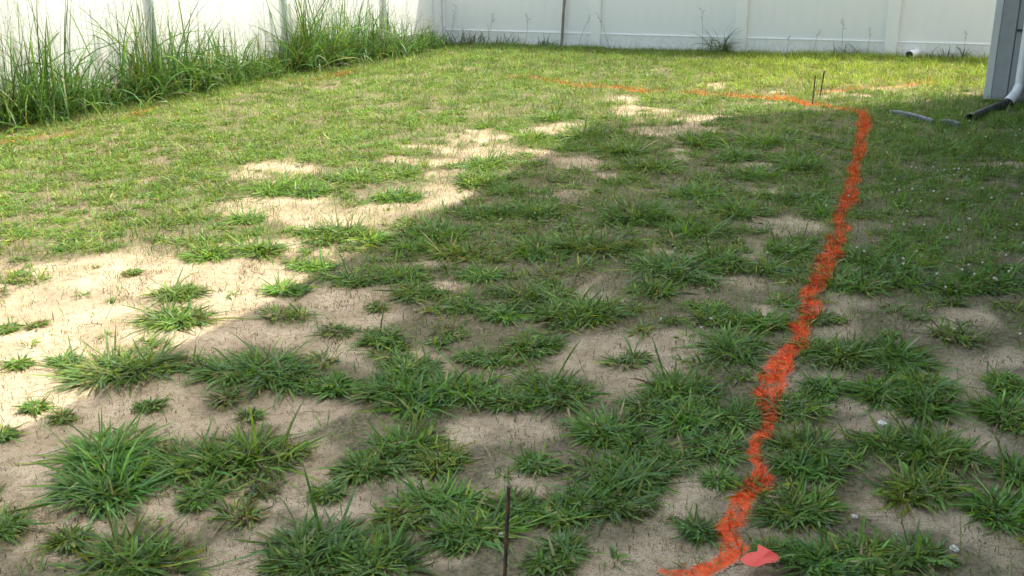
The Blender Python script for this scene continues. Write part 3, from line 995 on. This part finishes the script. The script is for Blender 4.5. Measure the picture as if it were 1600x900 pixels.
def corrugated(pts, r, pitch=.017, amp=.006, seg=16):
    # resample finely and ripple the radius
    P = [Vector(p) for p in pts]
    out = []
    for a in range(len(P) - 1):
        L = (P[a + 1] - P[a]).length
        n_ = max(1, int(L / (pitch / 4)))
        for i in range(n_):
            out.append(P[a].lerp(P[a + 1], i / n_))
    out.append(P[-1])
    for _ in range(6):
        out = [out[0]] + [(out[i - 1] + out[i] * 2 + out[i + 1]) / 4 for i in range(1, len(out) - 1)] + [out[-1]]
    s = 0; rad = []
    for i, p in enumerate(out):
        if i: s += (p - out[i - 1]).length
        rad.append(r + amp * math.sin(s / pitch * 2 * math.pi))
    return sweep(out, rad, seg, cap=False)


end = G(1515, 186, .035)
mid = (outlet.lerp(end, .5)); mid.z = .040
bm = corrugated([outlet - dd * .03 + Vector((0, 0, .014)), outlet + dd * .04 - Vector((0, 0, .012)), mid, end], .035, .036, .006)
bmesh.ops.solidify(bm, geom=bm.faces[:], thickness=.003)
o = link('drain_hose', bm_mesh('drain_hose', bm, True), M_black)
tag(o, 'black corrugated drain hose leading from the white downspout into the grass', 'drain hose')

# black cable clip on the wall
bm = bmesh.new(); box(bm, .168, .60, -.030, -.006, .595, .613, .003)
me = bm_mesh('wall_bar', bm)
o = link('wall_bar', me, M_black)
o.location = (4.035, 8.66, 0); o.rotation_euler.z = hang
ztmp = None
tag(o, 'thin black horizontal bar fixed to the grey house wall', 'bar')


# grey ribbed strip lying in the grass (two pieces)
def strip(p0, p1, wd, label):
    a, b_ = G(*p0, .05), G(*p1, .05)
    d = (b_ - a); L = d.length; ang = math.atan2(d.y, d.x)
    bm = bmesh.new()
    n_ = int(L / .02)
    prof = [(-wd / 2, -.030), (-wd / 2, .002), (-wd * .34, .009), (wd * .34, .009), (wd / 2, .002), (wd / 2, -.030)]
    rings = []
    for i in range(n_ + 1):
        x_ = L * i / n_
        lift = .004 if i % 2 else 0
        sag = .012 * math.sin(x_ / L * 3.1)
        rings.append([bm.verts.new((x_, q[0], q[1] + sag + (lift if abs(q[0]) < wd * .4 else 0))) for q in prof])
    for r0, r1 in zip(rings[:-1], rings[1:]):
        for k in range(5):
            bm.faces.new((r0[k], r0[k + 1], r1[k + 1], r1[k]))
    bm.faces.new(rings[0]); bm.faces.new(rings[-1][::-1])
    bmesh.ops.recalc_face_normals(bm, faces=bm.faces)
    o = link('plastic_strip', bm_mesh('plastic_strip', bm), M_greyplastic)
    o.location = (a.x, a.y, float(height(a.x, a.y)) + .026); o.rotation_euler.z = ang
    tag(o, label, 'plastic strip', 'grey ribbed strips in the shaded grass')
    return o


strip((1394, 171), (1458, 186), .045, 'longer grey ribbed plastic strip lying in the shaded grass')
strip((1470, 186), (1500, 192), .035, 'shorter grey strip half sunk in grass near the drain hose')

# the white pipe by the back fence, a small white stone beside it, a brown lump
def make_pipe():
    p = G(1420, 87, .05)
    dirv = Vector((.62, .75, 0)).normalized()
    root = empty('pvc_pipe', (p.x, p.y, 0))
    tag(root, 'short white pipe with dark open end lying by the back fence', 'pipe')
    bm = sweep([p, p + dirv * .03, p + dirv * .16, p + dirv * .28], [.052, .052, .046, .046], 18, cap=False)
    bmesh.ops.solidify(bm, geom=bm.faces[:], thickness=.006)
    o = link('pipe_shell', bm_mesh('pipe_shell', bm, True), M_white); o.parent = root; o.location = -root.location
    bm = sweep([p + dirv * .26, p + dirv * .27], [.042, .042], 18, cap=True)  # black disc standing in for the shade inside the open pipe
    o = link('pipe_inner_shade', bm_mesh('pipe_inner_shade', bm), M_black); o.parent = root; o.location = -root.location


make_pipe()


def rock(name, px, py, r, mat, label, cat, grp=None, squash=.6, seed=1):
    p = G(px, py)
    bm = bmesh.new()
    bmesh.ops.create_icosphere(bm, subdivisions=2, radius=r)
    rr = random.Random(seed)
    ph = [rr.uniform(0, 6) for _ in range(6)]
    for v in bm.verts:
        c_ = v.co.normalized()
        v.co *= 1 + .22 * math.sin(3 * c_.x + ph[0]) + .16 * math.sin(4 * c_.y + ph[1]) + .12 * math.sin(6 * c_.z + ph[2] + 3 * c_.x)
        v.co.z *= squash
    o = link(name, bm_mesh(name, bm), mat)
    o.location = (p.x, p.y, float(height(p.x, p.y)) + r * squash * .35)
    o.rotation_euler.z = rr.uniform(0, 6)
    tag(o, label, cat, grp)
    return o


rock('stone', 1440, 86, .045, M_stone, 'small white stone right of the white pipe at the back fence', 'stone')
rock('stone', 1408, 84, .06, M_wood, 'brown lump left of the white pipe at the back fence', 'stone')
rock('stone', 1380, 665, .014, M_stone, 'whitish flat stone right of the orange line on bare soil', 'stone', seed=5)
rock('stone', 1336, 806, .009, M_stone, 'small bright white stone on the lower right bare soil', 'stone', seed=6)
rock('stone', 1294, 821, .006, M_stone, 'tiny white stone left of the small bright stone at lower right', 'stone', seed=9)
rock('stone', 1492, 856, .013, M_stone, 'pale stone on crumbly soil in the lower right corner', 'stone', seed=7)
rock('stone', 783, 835, .010, M_stone, 'pale stone beside the rusty stake', 'stone', seed=8)
rock('stone', 430, 882, .008, M_stone, 'white stone on sand at the bottom left of the bluish clump', 'stone', seed=11)
rock('stone', 262, 749, .006, M_stone, 'tiny white stone between the left shaded clumps', 'stone', seed=12)
rock('stone', 421, 494, .010, M_stone, 'small pale stone where sunny sand meets the shadow', 'stone', seed=13)


def make_crumbs():
    x, y = scatter(16000, ymax=8)
    s = sand_amount(x, y)
    k = rng.random(len(x)) < .15 + .5 * s
    x, y = x[k], y[k]; n_ = len(x)
    r = .0012 + .003 * rng.random(n_) ** 3
    z = height(x, y) + r * .5
    V = np.zeros((n_, 5, 3)); a0 = rng.random(n_) * 6.28
    for k_ in range(4):
        V[:, k_, 0] = x + np.cos(a0 + k_ * 1.57) * r * (1 + .4 * rng.random(n_)); V[:, k_, 1] = y + np.sin(a0 + k_ * 1.57) * r; V[:, k_, 2] = z - r * .5
    V[:, 4, 0] = x; V[:, 4, 1] = y; V[:, 4, 2] = z + r * .7
    b_ = (np.arange(n_) * 5)[:, None]
    T = np.concatenate([b_ + np.array([[k_, (k_ + 1) % 4, 4]]) for k_ in range(4)], 0)
    tone = rng.random((n_, 1))
    C = np.where(tone < .08, np.array([[.75, .72, .66]]), np.where(tone < .45, np.array([[.42, .34, .24]]), np.array([[.14, .10, .07]]))) * (.8 + .4 * rng.random((n_, 1)))
    o = mesh_from('soil_crumbs', [(V.reshape(-1, 3), np.zeros((0, 4), int), T, np.repeat(C, 5, 0))], M_litter, smooth=False)
    tag(o, 'tiny soil crumbs and shell grit scattered on the sand', 'grit', kind='stuff')


make_crumbs()


# ------------------------------------------------------------------ stakes
def rod(name, base, top, r, mat, label, cat, grp=None, rib=True, zbase=-.1):
    base = Vector(base); top = Vector(top)
    L = (top - base).length
    n_ = int(L / (.009 if rib else .05)) + 2
    pts = [base.lerp(top, i / (n_ - 1)) for i in range(n_)]
    rad = [r * (1.28 if (rib and i % 2) else 1.0) for i in range(n_)]
    if not rib:
        rad = [r * (1 + .08 * math.sin(i * 1.7)) for i in range(n_)]
        pts = [p + Vector((math.sin(i * .5) * .0012, 0, 0)) for i, p in enumerate(pts)]
    bm = sweep([p - base for p in pts], rad, 8)
    o = link(name, bm_mesh(name, bm, not rib), mat)
    o.location = base
    tag(o, label, cat, grp)
    return o


b0 = G(789, 908); t0 = Vector((b0.x + .006, b0.y + .02, 0))
def zfor(px, py, x, y):
    lo, hi = 0, 3
    for _ in range(40):
        z = (lo + hi) / 2
        yy = PX(np.array([x]), np.array([y]), z)[1][0]
        if yy > py: lo = z
        else: hi = z
    return (lo + hi) / 2
def xfor(px, z, y, x0):
    lo, hi = x0 - 1, x0 + 1
    for _ in range(40):
        x = (lo + hi) / 2
        if PX(np.array([x]), np.array([y]), z)[0][0] < px: lo = x
        else: hi = x
    return (lo + hi) / 2


def stake(b_px, t_px, r, name, mat, label, cat, grp=None, rib=True, topextra=0.0):
    b_ = G(*b_px)
    z = zfor(*t_px, b_.x, b_.y); x = xfor(t_px[0], z, b_.y, b_.x)
    top = Vector((x, b_.y, z))
    d = (top - b_)
    if topextra: top = b_ + d * topextra
    return rod(name, b_ - d.normalized() * .06, top, r, mat, label, cat, grp, rib), top


s_, tp = stake((788, 912), (795, 760), .0046, 'rebar_stake', M_rust, 'rusty ribbed steel stake in front at the bottom edge of the picture', 'stake', 'rebar stakes')
stake((1269, 166), (1274, 118), .005, 'rebar_stake', M_rust, 'left of two thin dark stakes where the orange line turns', 'stake', 'rebar stakes')
stake((1281, 153), (1288, 111), .005, 'rebar_stake', M_rust, 'right of two thin dark stakes where the orange line turns', 'stake', 'rebar stakes')
stake((877, 73), (882, 0), .017, 'wooden_stake', M_wood, 'tall thin grey wooden stake in front of the back fence', 'stake', None, False, 2.0)
stake((1357, 77), (1357, 69), .011, 'rebar_stake', M_rust, 'short dark stub in front of the back fence', 'stake', 'rebar stakes')


# ------------------------------------------------------------------ flags
def make_flag():
    out = [(845, 595, .040), (940, 515, .042), (1065, 490, .044), (1080, 400, .050), (1220, 475, .052), (1320, 530, .046), (1345, 580, .042), (1290, 630, .040), (1180, 640, .040), (1060, 685, .037), (960, 675, .038), (890, 640, .039)]
    P = [G(q[0] / 8 + 1050, q[1] / 8 + 800, q[2]) for q in out]
    P = [Vector((p.x, p.y, p.z)) for p in P]
    c_ = sum(P, Vector()) / len(P)
    bm = bmesh.new()
    vs = [bm.verts.new(p - Vector((c_.x, c_.y, 0))) for p in P]
    ctr = G(1120 / 8 + 1050, 570 / 8 + 800, .0425) - Vector((c_.x, c_.y, 0))
    cv = bm.verts.new(ctr)
    for k in range(len(vs)):
        bm.faces.new((vs[k], vs[(k + 1) % len(vs)], cv))
    bmesh.ops.subdivide_edges(bm, edges=bm.edges[:], cuts=2, use_grid_fill=True)
    bmesh.ops.recalc_face_normals(bm, faces=bm.faces)
    bmesh.ops.solidify(bm, geom=bm.faces[:], thickness=.0008)
    root = empty('marker_flag', (c_.x, c_.y, 0))
    tag(root, 'crumpled coral marker flag lying on the grass beside the orange line', 'flag', 'marker flags')
    link('flag_sheet', bm_mesh('flag_sheet', bm), M_flag, root)
    # its wire, down in the grass
    a = G(1218, 872, .04) - Vector((c_.x, c_.y, 0)); b_ = a + Vector((-.02, .03, -.07))
    link('wire', bm_mesh('wire', sweep([a, a.lerp(b_, .5), b_], .0009, 6), True), M_rust, root)
    # small flag far left
    b0_ = G(451, 112)
    root = empty('marker_flag', (b0_.x, b0_.y, 0))
    tag(root, 'small orange marker flag at the foot of the tall grass', 'flag', 'marker flags')
    bm = bmesh.new()
    n_ = 6
    for i in range(n_ + 1):
        x_ = i / n_ * .075
        for z_ in (.13, .155, .18):
            bm.verts.new((x_, .012 * math.sin(i * 1.1), z_ - .02 * i / n_))
    bm.verts.ensure_lookup_table()
    for i in range(n_):
        for j in range(2):
            bm.faces.new([bm.verts[k] for k in (i * 3 + j, (i + 1) * 3 + j, (i + 1) * 3 + j + 1, i * 3 + j + 1)])
    bmesh.ops.solidify(bm, geom=bm.faces[:], thickness=.001)
    link('flag_sheet', bm_mesh('flag_sheet', bm, True), M_flag, root)
    link('wire', bm_mesh('wire', sweep([(0, 0, -.05), (0, 0, .1), (0, 0, .185)], .0012, 6), True), M_rust, root)


make_flag()


# ------------------------------------------------------------------ tall grass along the left fence
def tall_clump(px, py, h, rad, label, nb=150, dry=.06, sy=.0):
    p = G(px, py)
    q = (p.x - KX) * LN[0] + (p.y - KY) * LN[1]
    mn = .08 + rad * .35
    if q < mn:
        # move along the line of sight towards the camera until it clears the fence
        for i in range(200):
            p = p * .995
            q = (p.x - KX) * LN[0] + (p.y - KY) * LN[1]
            if q >= mn: break
    parts = []
    a = rng.random(nb) * 6.283
    nb = int(nb * 1.25); a = rng.random(nb) * 6.283
    rr = rad * np.sqrt(rng.random(nb))
    x = p.x + np.cos(a) * rr * .5 + LD[0] * rng.normal(0, rad, nb); y = p.y + np.sin(a) * rr * .5 + LD[1] * rng.normal(0, rad, nb)
    ok = inside_yard(x, y); x, y = x[ok], y[ok]; n_ = len(x)
    L = h * (.35 + .75 * rng.random(n_) ** .9)
    W = .006 + .013 * rng.random(n_) ** 1.5
    th0 = np.abs(rng.normal(.10, .12, n_)); bend = np.abs(rng.normal(1.15, .85, n_)) * np.where(rng.random(n_) < .3, .35, 1)
    col = pal(n_, (4, 6, .7, .5, .4, .1), .28) * np.array([.72, .80, 1.0])
    azb = rng.random(n_) * 6.283
    parts.append(blades(x, y, azb, L, W, th0, bend, col, segs=7, twist=rng.normal(0, .7, n_)))
    # lower mass
    m_ = int(nb * 2.5)
    x = p.x + rng.normal(0, rad * .6, m_) * .5 + LD[0] * rng.normal(0, rad * 1.1, m_); y = p.y + rng.normal(0, rad * .3, m_) + LD[1] * rng.normal(0, rad * 1.1, m_)
    ok = inside_yard(x, y); x, y = x[ok], y[ok]; m_ = len(x)
    parts.append(blades(x, y, rng.random(m_) * 6.283, np.minimum(.10 + h * (.08 + .42 * rng.random(m_)), .6), .006 + .011 * rng.random(m_), np.abs(rng.normal(.38, .3, m_)), rng.normal(1.0, .6, m_), pal(m_, (4, 5, .7, .6, .4, .2), .28) * np.array([.66, .74, .92]), segs=5, twist=rng.normal(0, .7, m_)))
    # stems with loose seed heads
    k_ = max(3, int(nb * .15))
    x = p.x + rng.normal(0, rad * .5, k_) + LD[0] * rng.normal(0, rad, k_); y = p.y + rng.normal(0, rad * .4, k_) + LD[1] * rng.normal(0, rad, k_)
    ok = inside_yard(x, y); x, y = x[ok], y[ok]; k_ = len(x)
    az = rng.random(k_) * 6.283; L = h * (.8 + .6 * rng.random(k_)); th = np.abs(rng.normal(.06, .10, k_)); bd = np.abs(rng.normal(.25, .25, k_))
    parts.append(blades(x, y, az, L, np.full(k_, .0035), th, bd, pal(k_, (1, 2, .6, 3, 2, .6)), segs=8, twist=np.zeros(k_)))
    # seed branches: short thin blades from points high on each stem
    for i in range(k_):
        for t in np.linspace(.68, .98, 8):
            # position on the stem
            hh = 0; rx = 0
            for u in np.linspace(0, t, 12)[1:]:
                thh = th[i] + bd[i] * u
                hh += math.cos(thh) * L[i] * t / 11; rx += math.sin(thh) * L[i] * t / 11
            bx_, by_ = x[i] + math.cos(az[i]) * rx, y[i] + math.sin(az[i]) * rx
            nn = 2
            parts.append(blades(np.full(nn, bx_), np.full(nn, by_), rng.random(nn) * 6.283, .03 + .05 * rng.random(nn), np.full(nn, .0022), rng.uniform(.5, 1.2, nn), rng.uniform(0, .8, nn),
                                pal(nn, (.5, 1, .5, 3, 2, 2)), segs=2, z0=np.full(nn, hh + float(height(x[i], y[i]))), droop_clip=False, paint=False))
    o = mesh_from('tall_grass', parts, M_leaf, origin=(p.x, p.y, float(height(p.x, p.y))))
    tag(o, label, 'tall grass', 'tall weedy grass along the left fence')
    return o


tall_clump(12, 180, .85, .20, 'tall grass clump cut by the left picture edge', 110)
tall_clump(80, 166, 1.15, .26, 'tallest broad leaved grass clump near the left picture edge', 200)
tall_clump(150, 148, .36, .20, 'short grass clump in the white gap between two tall clumps', 90)
tall_clump(232, 138, 1.10, .25, 'tall grass clump just left of the grey fence post side', 180)
tall_clump(290, 128, .85, .24, 'bushy grass clump in front of the grey fence post side', 170)
tall_clump(350, 118, .62, .22, 'middle height grass clump right of the leftmost seen fence post', 160)
tall_clump(410, 110, .42, .20, 'lower grass clump above the small orange flag', 110)
tall_clump(475, 103, 1.15, .22, 'tall upright grass clump left of the middle of the left fence', 180)
tall_clump(530, 97, .85, .25, 'dense dark grass clump right of the tall upright clump', 190)
tall_clump(585, 87, .75, .24, 'grass clump before the second last post of the left fence', 160)
tall_clump(630, 75, .50, .22, 'low grass clump near the shaded fence corner', 120)
tall_clump(668, 60, .32, .20, 'lowest weedy grass clump in the fence corner', 110)


# ------------------------------------------------------------------ weeds by the back fence
def weed(px, py, h, nb, label, spread=.10, lean=.5, cols=(3, 4, .3, 1.5, .5, 2)):
    p = G(px, py)
    for i in range(200):
        if inside_yard(np.array([p.x]), np.array([p.y - .02]))[0]: break
        p = p * .995
    x = p.x + rng.normal(0, spread * .5, nb); y = p.y - np.abs(rng.normal(0, spread * .3, nb))
    parts = [blades(x, y, rng.random(nb) * 6.283, h * (.4 + .7 * rng.random(nb)), .005 + .007 * rng.random(nb), np.abs(rng.normal(.35, .35, nb)), np.abs(rng.normal(lean, .4, nb)), pal(nb, cols) * .7, segs=6)]
    o = mesh_from('fence_weed', parts, M_leaf, origin=(p.x, p.y, 0))
    tag(o, label, 'weed', 'weeds at the foot of the back fence')


weed(1126, 76, .42, 80, 'dark arching weed against the back fence between two posts', .16, 1.3)
weed(1318, 80, .20, 40, 'low dark weed at the back fence left of the last seen post', .18, .9)
weed(1496, 88, .22, 46, 'leafy dark weed at the back fence right of the white pipe', .22, .8)
weed(1478, 88, .12, 30, 'small weed between the white pipe and the leafy weed', .20, .8)
weed(735, 52, .30, 50, 'wispy weed at the left end of the back fence', .22, .7)
weed(790, 58, .22, 40, 'thin weed left of the tall wooden stake', .22, .7)
weed(850, 64, .22, 24, 'thin upright weed just left of the tall wooden stake', .1, .4)


def stalk(px, py, tpx, tpy, bendpx, label, heads=5):
    b_ = G(px, py)
    for i in range(200):
        if inside_yard(np.array([b_.x]), np.array([b_.y - .02]))[0]: break
        b_ = b_ * .997
    z = zfor(tpx, tpy, b_.x, b_.y); x = xfor(tpx, z, b_.y, b_.x)
    top = Vector((x, b_.y - .03, z)); mid = b_.lerp(top, .55) + Vector((bendpx / 128, 0, 0.02))
    pts = [b_ * (1 - t) ** 2 + mid * 2 * t * (1 - t) + top * t * t for t in np.linspace(0, 1, 14)]
    bm = sweep([p - b_ for p in pts], [.0026 - .0018 * i / 13 for i in range(14)], 5)
    rr = random.Random(int(px))
    for k in range(heads):
        q = pts[13 - k] - b_
        dv = Vector((rr.uniform(-1, 1), rr.uniform(-.4, .4), rr.uniform(.2, 1))).normalized() * rr.uniform(.02, .05)
        m2 = sweep([q, q + dv * .5, q + dv], [.0014, .0028, .0012], 4)
        tmp = bpy.data.meshes.new('t'); m2.to_mesh(tmp); m2.free(); bm.from_mesh(tmp); bpy.data.meshes.remove(tmp)
    o = link('seed_stalk', bm_mesh('seed_stalk', bm), M_wood)
    o.location = b_
    tag(o, label, 'weed stalk', 'dry seed stalks before the back fence')


stalk(903, 70, 925, 22, -4, 'slanting dry seed stalk just right of the tall wooden stake')
stalk(952, 62, 932, 20, 4, 'dry stalk leaning left that meets another stalk above')
stalk(1098, 70, 1096, 15, 1, 'thin straight seed stalk left of the dark arching weed')
stalk(1270, 76, 1278, 50, 0, 'short slanting stalk on the middle back fence panel')
stalk(1316, 76, 1316, 30, 0, 'upright dark seed stalk left of the fence post nearest the house')
stalk(1354, 76, 1358, 45, 2, 'seed stalk above the dark stub')
stalk(1230, 75, 1232, 58, 0, 'very short stalk standing on the middle panel rail')
stalk(1505, 88, 1508, 50, 0, 'thin seed stalk above the leafy weed near the house')
stalk(700, 48, 712, 10, 2, 'seed stalk beside the shaded fence corner')
stalk(760, 55, 770, 22, 3, 'seed stalk on the left part of the back fence')
stalk(820, 60, 824, 25, 3, 'seed stalk left of the wooden stake')

# a pair of upright pale stems near the line
for (px, py, tx, ty, lab) in ((1378, 400, 1376, 282, 'pale upright stem with bent tip right of the orange line'), (1386, 395, 1384, 330, 'shorter pale upright stem beside the bent one'), (1306, 405, 1304, 365, 'straw coloured stem standing on the orange line'), (840, 535, 812, 500, None)):
    if lab:
        b_ = G(px, py); z = zfor(tx, ty, b_.x, b_.y); x = xfor(tx, z, b_.y, b_.x)
        top = Vector((x, b_.y, z))
        z_ = float(height(b_.x, b_.y))
        L = z
        nn = 1
        parts = [blades(np.array([b_.x]), np.array([b_.y]), np.array([math.pi]), np.array([L * 1.05]), np.array([.004]), np.array([.02]), np.array([.35]), (STRAW * .6 + YELG * .5)[None, :], segs=8, twist=np.array([.2]), paint=False)]
        o = mesh_from('tall_grass', parts, M_leaf, origin=(b_.x, b_.y, z_))
        tag(o, lab, 'grass stem', 'single tall stems')


# ------------------------------------------------------------------ clover flowers
def make_clover():
    bm = bmesh.new()
    bmesh.ops.create_icosphere(bm, subdivisions=2, radius=.0058, matrix=Matrix.Translation((0, 0, .07)))
    rr = random.Random(3)
    for v in bm.verts:
        c_ = v.co - Vector((0, 0, .07))
        v.co = Vector((0, 0, .07)) + c_ * rr.uniform(.6, 1.3)
    nf = len(bm.faces)
    m2 = sweep([(0, 0, 0), (.002, 0, .03), (0, 0, .066)], .0010, 5)
    tmp = bpy.data.meshes.new('t'); m2.to_mesh(tmp); m2.free(); bm.from_mesh(tmp); bpy.data.meshes.remove(tmp)
    bm.faces.ensure_lookup_table()
    for i, f in enumerate(bm.faces): f.material_index = 0 if i < nf else 1
    me = bm_mesh('clover_flower', bm)
    me.materials.append(M_petal); me.materials.append(M_stem)
    spots = [(1425, 258), (1432, 262), (1456, 264), (1467, 266), (1475, 263), (1490, 266), (1493, 272), (1510, 268), (1500, 262), (1396, 300), (1403, 298), (1426, 297), (1437, 315), (1462, 300), (1410, 350),
             (1482, 310), (1518, 340), (1481, 370), (1500, 355), (1499, 354), (1555, 371), (1572, 398), (1580, 418), (1534, 409), (1515, 411), (1504, 422), (1523, 427), (1410, 405), (1411, 412), (1430, 390), (1551, 434), (1560, 436), (1573, 422),
             (1339, 384), (1351, 388), (1294, 318), (1567, 260), (1597, 300), (1590, 345), (1400, 277), (1385, 240), (1405, 190), (1512, 190), (1515, 205), (1593, 200), (1590, 210), (1540, 215), (1032, 496), (1097, 508), (1110, 494),
             (1495, 511), (1598, 518), (1480, 445), (1330, 300), (1200, 398), (1175, 340), (690, 345), (683, 352), (1056, 387), (835, 330), (1420, 330), (1445, 345), (1550, 310), (1535, 290), (1600, 380), (1460, 425), (1395, 345)]
    for i, (px, py) in enumerate(spots):
        h_ = .05
        p = G(px, py, h_ + .02)
        o = bpy.data.objects.new('clover_flower', me); COL.objects.link(o)
        s = random.uniform(.75, 1.15)
        o.location = (p.x, p.y, float(height(p.x, p.y)) + (h_ - .05))
        o.scale = (s, s, random.uniform(.8, 1.1)); o.rotation_euler = (random.uniform(-.15, .15), random.uniform(-.15, .15), random.uniform(0, 6))
        tag(o, 'small white clover blossom standing among the shaded grass', 'flower', 'white clover blossoms')


M_stem, n, b = new_mat('clover_stem')
c, z = noise_col(n, 80, (.08, .13, .04), (.12, .18, .06), .3, .7, 3)
n.links.new(c.outputs[0], b.inputs['Base Color'])
make_clover()

tot = sum(len(o.data.loop_triangles) if o.type == 'MESH' and not o.data.calc_loop_triangles() else 0 for o in bpy.data.objects)
print('triangles', tot)
